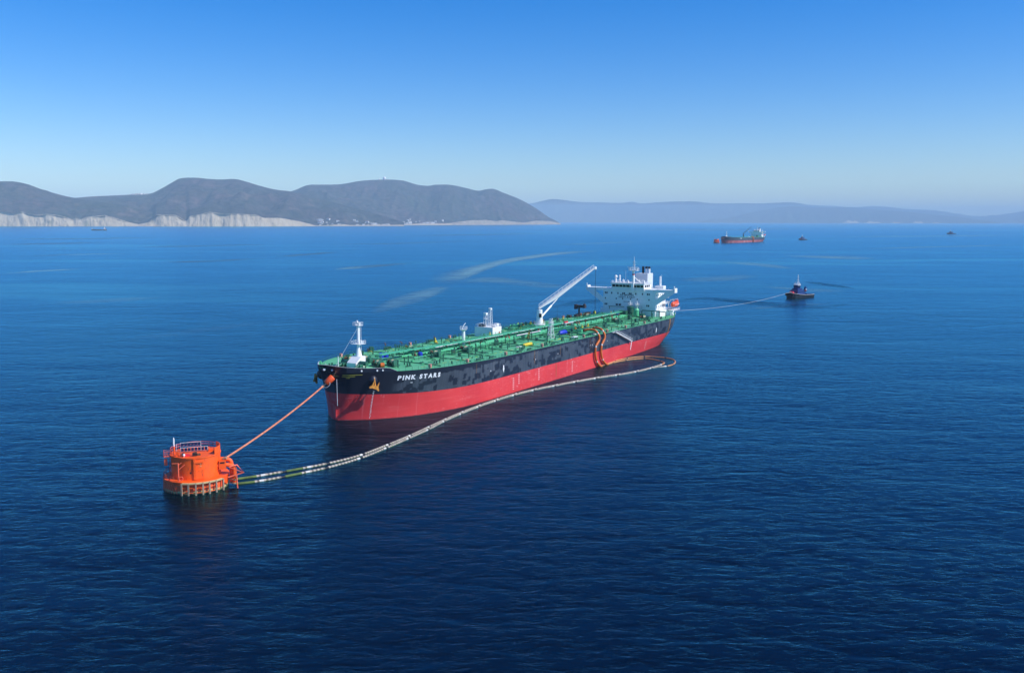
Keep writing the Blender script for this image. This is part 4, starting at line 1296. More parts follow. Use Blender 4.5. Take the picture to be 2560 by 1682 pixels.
bb = bp(MB().tube([(0, 0, -1), (0, 0, 2.6), (0, 0, 2.75)], [7.35, 7.35, 7.2], 48), 'base_float', OBASE)
bp(MB().tube([(0, 0, 2.75), (0, 0, 2.95)], 7.5, 48).tube([(0, 0, 2.3), (0, 0, 2.45)], 7.48, 48), 'base_rim', ORANGE, bb)
body = bp(MB().tube([(0, 0, 2.9), (0, 0, 8.1)], 5.6, 48), 'body', ORANGE)
bp(MB().tube([(0, 0, 8.0), (0, 0, 8.28)], 5.75, 48), 'roof_edge', ORANGE, body)
bp(MB().box(ringpt(5.62, -.06, 5.6), (.5, .5, 5.0), -.06), 'cable_trunk', ORANGE, body)
bp(MB().box(ringpt(5.6, .1, 7.2), (2.1, .5, .5), .1).box(ringpt(5.6, .12, 4.2), (1.9, .35, 2.2), .12), 'access_panel', ORANGE, body)
for z in (4.7, 5.2, 6.2, 6.7):
    bp(MB().box(ringpt(5.62, .18, z), (.3, .12, .14), .18), 'draught_mark', CRM, body)
bp(MB().box(ringpt(5.61, -.22, 4.75), (.34, .06, .4), -.22), 'number_plate', BLK, body)
# curved bulwark on the right of the roof
mb = MB()
n_ = 14
for i in range(n_):
    a, b = .85 + 1.25 * i / n_, .85 + 1.25 * (i + 1) / n_
    mb.add([ringpt(5.6, a, 8.2), ringpt(5.6, b, 8.2), ringpt(5.6, b, 9.9), ringpt(5.6, a, 9.9), ringpt(5.5, a, 8.2), ringpt(5.5, b, 8.2), ringpt(5.5, b, 9.9), ringpt(5.5, a, 9.9)], [(0, 1, 2, 3), (7, 6, 5, 4), (3, 2, 6, 7)])
bp(mb, 'roof_bulwark', ORANGE)
mb = MB()
mb.rail([ringpt(5.6, 2.1 + 3.6 * i / 16, 8.25) for i in range(17)], 1.3, 1.4, .055)
bp(mb, 'roof_rail', OW)
# solar panel rack, two rows
for row, (n, z, y) in enumerate(((6, 9.95, 1.6), (8, 9.0, .3))):
    x0 = -3.3
    bp(MB().box((x0 + n * .76 / 2, y, z + .42), (n * .76 + .2, .08, .08)).box((x0 + n * .76 / 2, y, z - .42), (n * .76 + .2, .08, .08)).cyl((x0, y + .1, 8.1), (x0, y + .1, z + .4), .06, n=5).cyl((x0 + n * .76, y + .1, 8.1), (x0 + n * .76, y + .1, z + .4), .06, n=5), 'panel_frame', GREYW)
    for i in range(n):
        bp(MB().box((x0 + .38 + i * .76, y, z), (.62, .06, .72), M=Matrix.Rotation(R(-22), 3, 'X')), 'solar_panel', PANEL)
# roof gear
for (x, y, sx, sy, sz, m) in ((-2.9, -3.3, .9, .7, .7, BLK), (-1.9, -3.5, 1.3, .8, .5, REDP), (-.2, -3.6, 1.1, .8, .7, BLK), (.7, -3.4, .8, .7, .4, RUST), (-4.0, -2.4, .7, .7, 1.0, ORANGE), (3.5, .5, 1.2, 1.6, .5, ORANGE)):
    bp(MB().box((x, y, 8.2 + sz / 2), (sx, sy, sz)).box((x, y, 8.25 + sz), (sx * .8, sy * .8, .12)), 'roof_equipment', m)
bp(MB().ball((-2.6, -3.9, 8.7), .3, 10, 6).cyl((-2.6, -3.9, 8.2), (-2.6, -3.9, 8.6), .12, n=6), 'fog_signal', WHITE)
bp(MB().tube([(-.3, -3.6, 8.2), (-.3, -3.6, 8.9), (.3, -3.6, 8.95)], .35, 8), 'roof_vent', RUST)
# light mast at the left
lm = bp(MB().cyl((-4.75, -.6, 8.1), (-4.75, -.6, 10.2), .2, n=8), 'light_mast', ORANGE)
bp(MB().cyl((-4.75, -.6, 10.2), (-4.75, -.6, 11.8), .17, n=8).box((-4.75, -.75, 11.0), (.25, .2, .7)), 'mast_tube', WHITE, lm)
bp(MB().cyl((-4.75, -.6, 11.8), (-4.75, -.6, 12.3), .16, .08, 8), 'lantern', WHITE, lm)
bp(MB().cyl((-4.2, .1, 8.1), (-4.2, .1, 10.6), .05, n=5), 'whip_antenna', GREYW)
# overhanging ladder cage on the left side
mb = MB().box((-6.35, -.4, 7.9), (1.5, 1.6, .12))
mb.rail([(-7.05, -1.2, 7.9), (-7.05, .4, 7.9), (-5.6, .4, 7.9)], 1.3, .8, .05).rail([(-7.05, -1.2, 7.9), (-5.6, -1.2, 7.9)], 1.3, .8, .05)
mb.box((-6.7, -.4, 6.6), (.7, .7, 1.6))
bp(mb, 'side_platform', OW)
mb = MB()
for y in (-.3, .3):
    mb.cyl((-5.85, y, 2.9), (-5.85, y, 8.4), .05, n=5)
for i in range(16):
    mb.cyl((-5.85, -.3, 3.0 + i * .33), (-5.85, .3, 3.0 + i * .33), .035, n=4)
bp(mb, 'side_ladder', OW)
# davit on the base deck, life ring, base rails
bp(MB().cyl(ringpt(6.7, -.63, 2.9), ringpt(6.7, -.63, 7.3), .17, n=8).cyl(ringpt(6.7, -.63, 7.2), ringpt(6.7, -.63, 7.2) + Vector((-1.3, 0, .1)), .08, n=6).cyl(ringpt(6.7, -.63, 5.6), ringpt(6.7, -.63, 5.6) + Vector((1.7, .5, 1.3)), .07, n=6).cyl(ringpt(6.7, -.63, 6.8), ringpt(6.7, -.63, 6.8) + Vector((.8, .2, .5)), .07, n=6), 'davit', OW)
mb = MB()
c = ringpt(6.9, -.52, 3.7)
mb.tube([c + Vector((.45 * math.cos(i * math.pi / 8), 0, .45 * math.sin(i * math.pi / 8))) for i in range(17)], .09, 6)
bp(mb, 'life_ring', OW)
bp(MB().rail([ringpt(7.3, -.75 - 1.6 * i / 8, 2.95) for i in range(9)], 1.05, 1.3, .055), 'base_rail', OW)
# fender posts and boat landing at the front
for i, x in enumerate((530, 650, 780, 905, 1020, 1140, 1265)):
    a = math.asin((x - 800) * .01257 / 8.0)
    bp(MB().box(ringpt(8.0, a, 1.1), (.34, .34, 3.4), a), 'fender_post', WORN)
    if i < 6:
        a2 = math.asin(((530, 650, 780, 905, 1020, 1140, 1265)[i + 1] - 800) * .01257 / 8.0)
        p, q = ringpt(7.75, a, 2.75), ringpt(7.75, a2, 2.75)
        bp(MB().box((p + q) / 2, ((q - p).length - .1, .62, .3), (a + a2) / 2), 'landing_step', CRM)
mb = MB()
for z in (.55, 1.7):
    mb.tube([ringpt(7.85, -.45 + 1.15 * i / 10, z) for i in range(11)], .1, 6)
bp(mb, 'fender_rails', ORANGE)
for i in range(9):                                      # slanting skirt ribs on the left
    a = -.75 - i * .11
    bp(MB().cyl(ringpt(7.42, a, 2.2), ringpt(7.5, a + .12, .1), .06, n=5), 'skirt_rib', OW)
# pipework and hose frame at the right
for k_, (y, z, ln) in enumerate(((-1.6, 6.4, 8.0), (-2.6, 5.2, 8.6))):
    mb = MB().tube(spline([(4.6, y, z), (6.2, y, z + .1), (ln - .4, y, z - .3), (ln, y - .1, z - 1.4), (ln, y - .2, 2.9), (ln, y - .3, 1.0)], 4), .5, 12)
    o = bp(mb, 'loading_pipe', ORANGE)
    bp(MB().cyl((ln, y - .28, 1.6), (ln, y - .28, 1.8), .75, n=12).cyl((ln, y - .3, .7), (ln, y - .3, .9), .75, n=12), 'pipe_flange', paint('bare_brass', (.42, .28, .16), .5, .25), o)
bp(MB().box((5.9, -1.9, 5.4), (1.6, 2.6, 2.0)), 'pipe_housing', ORANGE)
bp(MB().box((5.9, -3.25, 6.0), (1.0, .06, .3)), 'name_plate', BLK)
fr = [(7.4, -3.4, 4.9), (9.2, -3.2, 5.2), (10.6, -4.4, 3.6), (7.0, -5.4, 2.9)]
bp(MB().tube(fr, .17, 8).cyl((10.4, -4.4, 3.6), (7.2, -3.4, 4.9), .1, n=6), 'hose_frame', OW)
bp(MB().cyl((8.9, -4.9, 3.2), (9.1, -4.9, -.6), .16, n=8), 'frame_leg', OW)
bp(MB().cyl((6.1, -2.0, 6.6), (6.9, -2.4, 6.9), .35, n=10), 'hawser_bracket', paint('bare_brass', (.42, .28, .16)))
def bw(x, y, z):
    return buoy.matrix_basis @ Vector((x, y, z))
buoy.matrix_basis.identity(); buoy.location = BUOY; buoy.rotation_euler = (0, 0, math.atan2(75.2, 213.6))
BM = Matrix.Translation(BUOY) @ Matrix.Rotation(math.atan2(75.2, 213.6), 4, 'Z')

# --- mooring hawser from buoy to bow, with pick-up float and chain
haw = thing('mooring_hawser', 'salmon mooring rope with orange float, from the near orange buoy to the tanker bow', 'rope', BM @ Vector((6.8, -2.3, 6.9)))
o_ = Vector(haw.location)
def rope_mat():
    m = bpy.data.materials.new('salmon_rope')
    k = NT(m)
    tc = k.n('ShaderNodeTexCoord').outputs['Object']
    w = k.noise(tc, 1.1, 3, .6).outputs[0]
    k.l(k.ramp(w, [(.35, (.45, .12, .05)), (.6, (.66, .24, .13)), (.75, (.70, .38, .26))]), k.b.inputs['Base Color'])
    k.b.inputs['Roughness'].default_value = .85
    return m
A_, B_ = o_.copy(), WS(.4, .35, 12.0)
pts = []
for i in range(41):
    u = i / 40
    p = A_.lerp(B_, u); p.z -= 1.6 * 4 * u * (1 - u) * .5
    pts.append(p - o_)
ROPE = rope_mat()
MB().tube(pts, .24, 8).build('rope', ROPE, haw)
f0, f1 = WS(1.0, .9, 12.7), WS(2.6, 2.4, 14.7)
dd = (f1 - f0).normalized()
MB().tube([f0 - o_, f0 + dd * .25 - o_, f1 - dd * .25 - o_, f1 - o_], [.85, 1.05, 1.05, .85], 18).build('pickup_float', paint('float_orange', (.78, .085, .012), .5, .12), haw)
MB().cyl(B_ - o_, f0 + dd * .2 - o_, .22, n=8).cyl(B_ - dd * .5 - o_, B_ + dd * .3 - o_, .5, .35, 10).build('shackle', paint('pale_shackle', (.62, .36, .22), .6, .2), haw)
mb = MB()
fe = WS(2.9, 3.4, 16.5)
for i in range(8):
    c = f1.lerp(fe, (i + .5) / 8) - o_
    mb.box(c, (.32, .18, .32), i * .8)
mb.cyl(f1 - o_, fe - o_, .09, n=6)
mb.build('chafe_chain', RUST, haw)
MB().tube([p - o_ for p in spline([B_ + Vector((.1, 0, 0)), B_ + Vector((.9, -.6, -.5)), f0 + Vector((1.3, -.7, -.3)), f0 + Vector((1.2, -.6, .8))], 5)], .06, 6).build('pickup_line', GREYW, haw)

# --- two floating hose strings
def clean(path, step):
    out = [path[0]]; acc = 0.0
    for a, b in zip(path[:-1], path[1:]):
        L = (b - a).length
        d = step - acc
        while d <= L:
            out.append(a.lerp(b, d / L)); d += step
        acc = (acc + L) % step
    return out
inner = [(38.4, 397.7), (40.6, 399.4), (44.1, 404.6), (49.7, 412.0), (56.6, 417.4), (61.7, 418.6), (64.8, 415.4), (67.3, 410.4), (68.0, 406.1), (66.0, 401.2)]
outer = [(41.7, 401.9), (44.3, 406.9), (48.9, 414.9), (56.0, 422.4), (62.6, 425.3), (67.8, 423.6), (71.9, 420.2), (73.8, 414.9), (73.2, 408.0), (71.0, 401.4), (67.6, 396.6)]
far_up = [(60.6, 393.2), (53.3, 384.0), (44.5, 375.3), (35.1, 367.6), (26.1, 359.1), (17.4, 350.2), (9.1, 341.3), (1.2, 331.0), (-5.4, 320.6), (-11.3, 309.8), (-16.8, 298.3), (-22.2, 285.4)]
near_up = [(-26.0, 275.6), (-30.8, 263.6), (-35.9, 252.4), (-41.4, 241.7), (-48.7, 233.3), (-58.3, 225.4), (-63.5, 221.6), (-67.1, 219.4)]
near_lo = [(-25.0, 274.4), (-29.9, 262.4), (-34.9, 250.8), (-40.2, 239.8), (-47.2, 230.0), (-56.4, 221.4), (-61.6, 217.4), (-66.4, 215.0)]
def off(pts, d):
    out = []
    for i, p in enumerate(pts):
        a, b = Vector(pts[max(i - 1, 0)]), Vector(pts[min(i + 1, len(pts) - 1)])
        t = (b - a).normalized()
        out.append((p[0] - t.y * d, p[1] + t.x * d))
    return out
far_lo = off(far_up, .85)
hang1 = [(145.7, 17.9, 15.75), (146.2, 19.8, 16.1), (146.2, 22.0, 16.0), (145.4, 23.9, 15.5), (145.7, 24.9, 13.8), (145.5, 25.0, 11.9), (144.1, 24.9, 10.6), (142.8, 24.9, 9.7), (142.4, 24.8, 7.6), (142.8, 24.8, 5.0), (144.3, 24.8, 2.5), (147.0, 24.8, .55), (149.0, 24.9, .12)]
hang2 = [(153.4, 17.9, 15.75), (153.1, 19.5, 16.2), (152.2, 21.9, 16.1), (150.9, 23.9, 15.6), (151.3, 24.9, 13.6), (150.8, 25.0, 11.8), (149.5, 24.9, 10.5), (148.4, 24.9, 9.4), (148.2, 24.8, 7.4), (148.5, 24.8, 5.0), (150.2, 24.8, 2.5), (153.4, 24.8, .5), (155.4, 24.9, .12)]
LOOPM = paint('weathered_orange_rubber', (.50, .20, .07), .7, .3, (.45, .36, .25), .4, .5)
STRL = paint('pale_hose_band', (.42, .36, .30), .75, .25, (.25, .22, .17), .3, .6)
STRD = paint('dark_hose_band', (.17, .145, .12), .7, .4)
HWH = paint('white_hose_float', (.60, .57, .53), .6, .08)
WEED = paint('green_weed', (.085, .13, .03), .8, .4)
JOINT = paint('hose_joint_black', (.02, .017, .015), .6, .4)
def hose(label, hang, loop, far, near, phase):
    root = thing('floating_hose', label, 'hose', WS(hang[0][0], hang[0][1], 13.9), 0, 'floating cargo hoses')
    o = Vector(root.location)
    hp = clean(spline([WS(*p) for p in hang], 8), .5)
    wp = clean(spline([Vector((x, y, .06)) for x, y in loop], 8), .5)
    gp = clean(spline([Vector((x, y, .06)) for x, y in [loop[-1]] + list(far) + list(near)], 10)[::-1], .56)
    # orange rubber lengths: hanging part, then the loop
    def lay(path, seclen, r, mat, joint_mat, step, first=0):
        k = max(4, int(seclen / step))
        i = first
        while i < len(path) - 3:
            seg = path[i:i + k + 1]
            if len(seg) < 3: break
            pts = [p - o for p in seg]
            rr = [r * (1.0 if 1 < j < len(pts) - 2 else .8) for j in range(len(pts))]
            s_ = MB().tube(pts, rr, 10).build('hose_section', mat, root)
            if i + k + 1 < len(path):
                a, b = path[i + k] - o, path[min(i + k + 1, len(path) - 1)] - o
                MB().cyl(a - (b - a) * .3, b, r * .92, n=10).build('hose_joint', joint_mat, s_)
            i += k
    lay(hp, 7.0, .52, HOSEO, HWH, .5)
    lay(wp, 10.5, .30, LOOPM, JOINT, .5)
    # banded floating lengths out to the buoy
    i, k = phase, 20
    while i < len(gp) - 3:
        seg = gp[i:i + k + 1]
        if len(seg) < 3: break
        dist = (gp[i] - BUOY).length
        pts = [p - o for p in seg]
        mb = MB()
        for j in range(len(pts) - 1):
            white_end = j >= len(pts) - 3 if dist > 30 else (9 < j < 12)
            mi = 2 if white_end else (0 if j % 2 == 0 else 1)
            if dist < 26 and j < 8: mi = 3
            d = pts[j + 1] - pts[j]
            mb.tube([pts[j] + d * .0, pts[j] + d * .999], .35 * (1.0 if mi != 1 else .93), 10, mi, caps=(j in (0, len(pts) - 2)))
        s_ = mb.build('hose_section', [STRL, STRD, HWH, WEED], root)
        # weed along the waterline of the section
        side = [(p + Vector((0, 0, -.09))) for p in pts]
        MB().tube(side, [.30 + .09 * random.random() for _ in side], 8).build('weed_fringe', WEED if dist < 150 else STRL, s_)
        if i + k + 2 < len(gp):
            MB().cyl(gp[i + k] - o, gp[i + k + 2] - o, .19, n=8).build('hose_joint', JOINT, s_)
        i += k + 2
    # end coupling at the deck manifold
    a, b = WS(hang[0][0], hang[0][1] - .6, hang[0][2]) - o, WS(hang[0][0], hang[0][1] + .4, hang[0][2]) - o
    MB().cyl(a, b, .72, n=14).build('end_flange', RUST, root)
    return root
hose('cargo hose hanging nearer the bow, making the inner turn of the floating loop', hang1, inner, far_up, near_up, 0)
hose('cargo hose hanging nearer the stern, making the outer turn of the floating loop', hang2, outer, far_lo, near_lo, 0)

# --- tug
NAVY = paint('navy_hull', (.012, .014, .026), .5, .3)
TBLUE = paint('tug_blue', (.008, .030, .16), .45, .2)
RUBR = paint('black_rubber', (.016, .015, .016), .8, .3)
def tug_parts(root):
    def tp(mb, name, mats, parent=root): return mb.build(name, mats, parent)
    # hull: x forward
    prof = [(15.2, .3, 4.6), (14.2, 2.6, 4.5), (12, 4.5, 4.1), (8, 5.4, 3.4), (0, 5.5, 2.6), (-9, 5.4, 2.4), (-13.5, 5.0, 2.5), (-15, 4.2, 2.6)]
    vs, fs = [], []
    for x, w, h in prof:
        vs += [(x - .9, -w * .82, -1), (x - .3, -w * .95, .8), (x, -w, h), (x, w, h), (x - .3, w * .95, .8), (x - .9, w * .82, -1)]
    for i in range(len(prof) - 1):
        for j in range(5):
            fs.append((i * 6 + j, i * 6 + j + 1, (i + 1) * 6 + j + 1, (i + 1) * 6 + j))
    fs += [tuple(reversed(range(6))), tuple(range((len(prof) - 1) * 6, len(prof) * 6))]
    hl = tp(MB().add(vs, fs, 0, False), 'hull', NAVY)
    tp(MB().add([(x * .97, -w * .93, h - .7) for x, w, h in prof] + [(x * .97, w * .93, h - .7) for x, w, h in reversed(prof)], [tuple(range(2 * len(prof)))]), 'deck', paint('tug_deck_red', (.16, .06, .05), .7, .3))
    for sg in (1, -1):
        tp(MB().tube([(x, sg * w, h - .35) for x, w, h in prof], .38, 8), 'rubbing_fender', RUBR, hl)
        tp(MB().tube([(x, sg * w, h) for x, w, h in prof], .12, 6), 'bulwark_cap', GREYW, hl)
    for i in range(9):
        a = -1.1 + i * .275
        tp(MB().cyl((13.4 + 1.4 * math.cos(a), 3.6 * math.sin(a), 2.2), (13.4 + 1.4 * math.cos(a), 3.6 * math.sin(a), 3.9), .6, n=10), 'bow_tyre', RUBR, hl)
    dh_ = tp(MB().box((2.5, 0, 4.6), (11, 7.4, 3.2)), 'deckhouse', TBLUE)
    for sg in (1, -1):
        for x in (-1.5, 1, 3.5, 6):
            tp(MB().box((x, sg * 3.71, 4.9), (.8, .06, .7)), 'window', GLASS, dh_)
        tp(MB().box((-3.6, sg * 3.0, 6.6), (2.0, 1.4, 3.8)).cyl((-3.6, sg * 3.0, 8.4), (-3.6, sg * 3.0, 9.4), .4, n=10), 'funnel', TBLUE)
    tp(MB().box((3.4, 0, 6.6), (7, 6.2, .5)).box((3.4, 0, 7.3), (5.8, 5.2, 1.2)), 'upper_house', TBLUE)
    wh = tp(MB().tube([(3.6, 0, 7.9), (3.6, 0, 8.6), (3.6, 0, 10.0), (3.6, 0, 10.5)], [2.5, 2.7, 2.9, 2.6], 8, smooth=False), 'wheelhouse', TBLUE)
    for i in range(8):
        a = (i + .5) * math.pi / 4 + math.pi / 4 * .0
        c = Vector((3.6 + 2.62 * math.cos(a), 2.62 * math.sin(a), 9.3))
        tp(MB().box(c, (.1, 1.6, 1.0), a), 'wheelhouse_window', GLASS, wh)
    tp(MB().tube([(3.6, 0, 10.5), (3.6, 0, 10.75)], 2.9, 8, smooth=False), 'wheelhouse_roof', WHITE, wh)
    tp(MB().rail([(3.6 + 2.6 * math.cos(i * math.pi / 4), 2.6 * math.sin(i * math.pi / 4), 10.75) for i in range(9)], .9, 1.5, .06), 'roof_rail', WHITE, wh)
    mt = tp(MB().cyl((3.0, 0, 10.7), (2.6, 0, 18.8), .38, .2, 8), 'mast', WHITE)
    tp(MB().box((2.8, 0, 14.2), (.5, 2.4, .25)).box((2.7, 0, 16.6), (.4, 1.6, .2)).box((3.4, 0, 13.2), (.4, 2.2, .35)), 'mast_spreader', WHITE, mt)
    for sg in (1, -1):
        tp(MB().cyl((3.6, sg * 1.6, 10.75), (3.6, sg * 1.6, 12.2), .35, .3, 8).ball((3.6, sg * 1.6, 12.4), .45, 8, 5), 'fire_monitor', GREYW)
    tp(MB().cyl((10.6, -1.4, 4.6), (10.6, 1.4, 4.6), 1.0, n=12).box((10.2, 0, 3.8), (2.4, 3.6, .8)), 'towing_winch', REDP)
    tp(MB().box((13.0, 0, 4.9), (.5, 2.2, .5)).box((13, -.9, 4.2), (.4, .4, 1.2)).box((13, .9, 4.2), (.4, .4, 1.2)), 'towing_staple', DKM)
    tp(MB().ball((-2.6, 3.4, 6.0), 1.0, 10, 6), 'work_boat', paint('lifeboat_orange', (0.80, 0.09, 0.02)))
    tp(MB().cyl((-2.6, 4.2, 6.5), (-2.6, 4.2, 7.3), .7, n=10), 'raft_canister', WHITE)
    tp(MB().cyl((-7, 0, 2.0), (-7, 0, 4.2), .5, n=10).box((-10, 0, 2.4), (3, 3, 1.2)), 'aft_winch', TBLUE)
STERN = WS(LOA, 0)
tpos = on_sea(1998, 744)
tug_h = math.atan2(STERN.y - tpos.y, STERN.x - tpos.x) + R(-18)
tug = thing('tugboat', 'dark blue tugboat with tall white mast, on a pale line behind the near tanker', 'tugboat', (tpos.x, tpos.y, 0), tug_h)
tug_parts(tug)
tug.scale = (1.02,) * 3
def copy_tree(o, parent=None, skip=()):
    c = o.copy(); COL.objects.link(c); c.parent = parent
    for ch in list(o.children):
        if ch.name.split('.')[0] not in skip: copy_tree(ch, c, skip)
    return c
def at_water(x, y):
    p = on_sea(x, y); return (p.x, p.y, 0)
t2 = copy_tree(tug); t2.location = at_water(2007, 600); t2.rotation_euler = (0, 0, R(200)); tag(t2, 'small dark tugboat waiting behind the distant tanker', 'tugboat')
t3 = copy_tree(tug); t3.location = at_water(2378, 585.5); t3.rotation_euler = (0, 0, R(172)); t3.scale = (1.35,) * 3; tag(t3, 'tiny distant tugboat near the horizon, far out on the open sea', 'tugboat')
# tow line
ta_, tb_ = WS(258, 8, 14.2), Vector((tpos.x, tpos.y, 0)) + Vector((math.cos(tug_h), math.sin(tug_h), 0)) * 13.2 + Vector((0, 0, 5.2))
tl = thing('tow_line', 'long pale tow rope sagging between tanker stern and tugboat', 'rope', ta_)
pts = []
for i in range(49):
    u = i / 48
    p = ta_.lerp(tb_, u); p.z -= 3.3 * 4 * u * (1 - u)
    pts.append(p - ta_)
MB().tube(pts, .06, 6).build('rope', paint('pale_tow_rope', (.62, .62, .60), .8, .1), tl)
MB().cyl(pts[-1], pts[-1] + Vector((math.cos(tug_h + math.pi), math.sin(tug_h + math.pi), -.1)) * 1.5, .22, n=6).build('rope_eye', GREYW, tl)

# --- second tanker, far off, at its own buoy
GREYTOP = paint('grey_topside', (.040, .050, .070), .5, .25, (.16, .10, .07), .2, .08)
FADERED = paint('faded_red_bottom', (.32, .07, .075), .6, .2, (.55, .30, .28), .3, .06)
DKSTEEL = paint('dark_blue_steel', (.03, .05, .07), .5, .2)
s2p = on_sea(1809, 607.5)
ship2 = thing('oil_tanker', 'distant oil tanker with dark grey hull, red bottom and dark raised crane, near the horizon', 'oil tanker', (s2p.x, s2p.y, -1.8), R(53.5) + math.pi)
ship2.scale = (1.05, 1.05, 1.15)
h2 = link('hull', hull_mesh([FADERED, GREYTOP], 'hull'), ship2)
bulwark(h2, GREYTOP, GREEN)
link('deck', deck.data, ship2)
for o in list(ship.children):
    nm = o.name.split('.')[0]
    if nm in ('accommodation_block', 'funnel', 'radar_mast', 'foremast', 'lifeboat', 'boat_deck', 'pump_room_vent', 'walkway', 'vent_post'):
        copy_tree(o, ship2, ('sign_letter', 'sign_emblem', 'small_print', 'window', 'walkway_posts', 'walkway_rail', 'walkway_steps'))
    if nm == 'hose_crane':
        c = copy_tree(o, ship2, ('hoist_wire', 'boom_handrail'))
        for x in [c] + list(c.children):
            x.data = x.data.copy(); x.data.materials.clear(); x.data.materials.append(DKSTEEL)
for i, s in enumerate((146, 152)):
    MB().tube([P(s, 18, 15.6), P(s, 22, 16.2), P(s, 24.8, 14), P(s - 1, 25, 8), P(s, 25, 0)], .8, 8).build('cargo_hose', HOSEO, ship2)
MB().box(P(62, 24.08, 12.2), (9, .1, 1.1)).build('name_panel', LETW, ship2)
MB().box(P(120, 22, 15.4), (3, 3, 2.6)).build('white_locker', WHITE, ship2)
b2p = on_sea(1791, 607.5)
b2 = copy_tree(buoy); b2.location = (b2p.x, b2p.y, 0); b2.rotation_euler = (0, 0, R(-40)); b2.scale = (1.15,) * 3
tag(b2, 'small distant orange buoy beside the bow of the far grey tanker', 'buoy')
hw2 = thing('mooring_hawser', 'thin distant mooring rope between the far buoy and far tanker', 'rope', (b2p.x, b2p.y, 8))
e2 = Matrix.Translation(s2p) @ Matrix.Rotation(R(53.5) + math.pi, 4, 'Z') @ Vector(P(2, 1, 14.5))
MB().cyl((0, 0, 0), e2 - Vector((b2p.x, b2p.y, 8)), .3, n=6).build('rope', ROPE, hw2)

# --- coaster off the left shore
cp = on_sea(247, 576.5)
cs_ = thing('cargo_ship', 'small dark cargo ship with white deckhouse aft, off the white cliffs', 'cargo ship', (cp.x, cp.y, 0), R(180 - 8))
prof = [(48, .2, 8.6), (45, 3.5, 8.2), (38, 6.6, 7.2), (30, 7.4, 4.6), (0, 7.5, 4.4), (-30, 7.5, 4.6), (-38, 7.2, 7.0), (-46, 6.2, 7.0)]
vs, fs = [], []
for x, w, h in prof:
    vs += [(x - 2, -w * .8, -2), (x, -w, h), (x, w, h), (x - 2, w * .8, -2)]
for i in range(len(prof) - 1):
    for j in range(3):
        fs.append((i * 4 + j, i * 4 + j + 1, (i + 1) * 4 + j + 1, (i + 1) * 4 + j))
fs += [(3, 2, 1, 0), (28, 29, 30, 31)]
MB().add(vs, fs).build('hull', NAVY, cs_)
for x in (20, 4, -12):
    MB().box((x, 0, 5.6), (13, 11, 2.2)).build('hatch', DKSTEEL, cs_)
MB().box((-38, 0, 11), (9, 12, 8)).box((-36.5, 0, 16), (6, 14, 2.4)).build('deckhouse', WHITE, cs_)
MB().box((-43.5, 0, 13), (3.5, 4, 9)).build('funnel', TBLUE, cs_)
MB().cyl((-37, 0, 17), (-37, 0, 24), .5, .3, 6).build('mast', WHITE, cs_)
MB().box((42, 0, 9.2), (5, 5, 1.8)).cyl((42, 0, 9), (42, 0, 17), .4, .3, 6).build('foremast', WHITE, cs_)
# ------------------------------------------------------------------ land
def fbm(x, y, z=0.0, o=5):
    v, a, f_ = 0.0, .5, 1.0
    for _ in range(o):
        v += a * noise.noise(Vector((x * f_, y * f_, z + 3.1 * _))); a *= .5; f_ *= 2.03
    return v
def forest_mat(name, cols, sc=.012):
    m = bpy.data.materials.new(name)
    k = NT(m)
    pos = k.n('ShaderNodeNewGeometry').outputs['Position']
    a = k.noise(pos, .0011, 4, .6).outputs[0]
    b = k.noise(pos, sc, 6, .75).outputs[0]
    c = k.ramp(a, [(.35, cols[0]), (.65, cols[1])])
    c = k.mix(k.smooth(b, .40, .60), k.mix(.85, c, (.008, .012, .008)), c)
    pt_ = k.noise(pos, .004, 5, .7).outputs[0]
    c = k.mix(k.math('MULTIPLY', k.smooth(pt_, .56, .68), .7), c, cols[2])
    k.l(c, k.b.inputs['Base Color'])
    k.b.inputs['Roughness'].default_value = .95
    k.b.inputs['Specular IOR Level'].default_value = .1
    bmp = k.n('ShaderNodeBump'); bmp.inputs['Strength'].default_value = .9; bmp.inputs['Distance'].default_value = 14
    k.l(b, bmp.inputs['Height']); k.l(bmp.outputs[0], k.b.inputs['Normal'])
    return m
def rock_mat():
    m = bpy.data.materials.new('pale_flysch_rock')
    k = NT(m)
    pos = k.n('ShaderNodeNewGeometry').outputs['Position']
    gul = k.noise(k.mapping(pos, (1 / 55, 1 / 55, 1 / 120), (R(12), R(18), 0)), 1.0, 6, .7).outputs[0]
    lay = k.noise(k.mapping(pos, (1 / 300, 1 / 300, 1 / 7)), 1.0, 3, .6).outputs[0]
    big = k.noise(pos, .004, 4, .6).outputs[0]
    c = k.ramp(gul, [(.28, (.30, .24, .155)), (.5, (.38, .31, .21)), (.70, (.43, .36, .25))])
    c = k.mix(k.math('MULTIPLY', k.smooth(lay, .5, .7), .3), c, (.34, .32, .29))
    c = k.mix(k.math('MULTIPLY', k.smooth(big, .60, .68), .6), c, (.10, .12, .06))
    k.l(c, k.b.inputs['Base Color']); k.b.inputs['Roughness'].default_value = .95
    return m
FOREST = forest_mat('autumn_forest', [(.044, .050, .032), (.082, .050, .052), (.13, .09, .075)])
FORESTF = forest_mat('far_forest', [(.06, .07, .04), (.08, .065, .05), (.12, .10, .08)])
BLUFF = paint('scrubby_bluff', (.27, .22, .17), .95, .35, (.10, .10, .05), .5, .02)
ROCK = rock_mat()

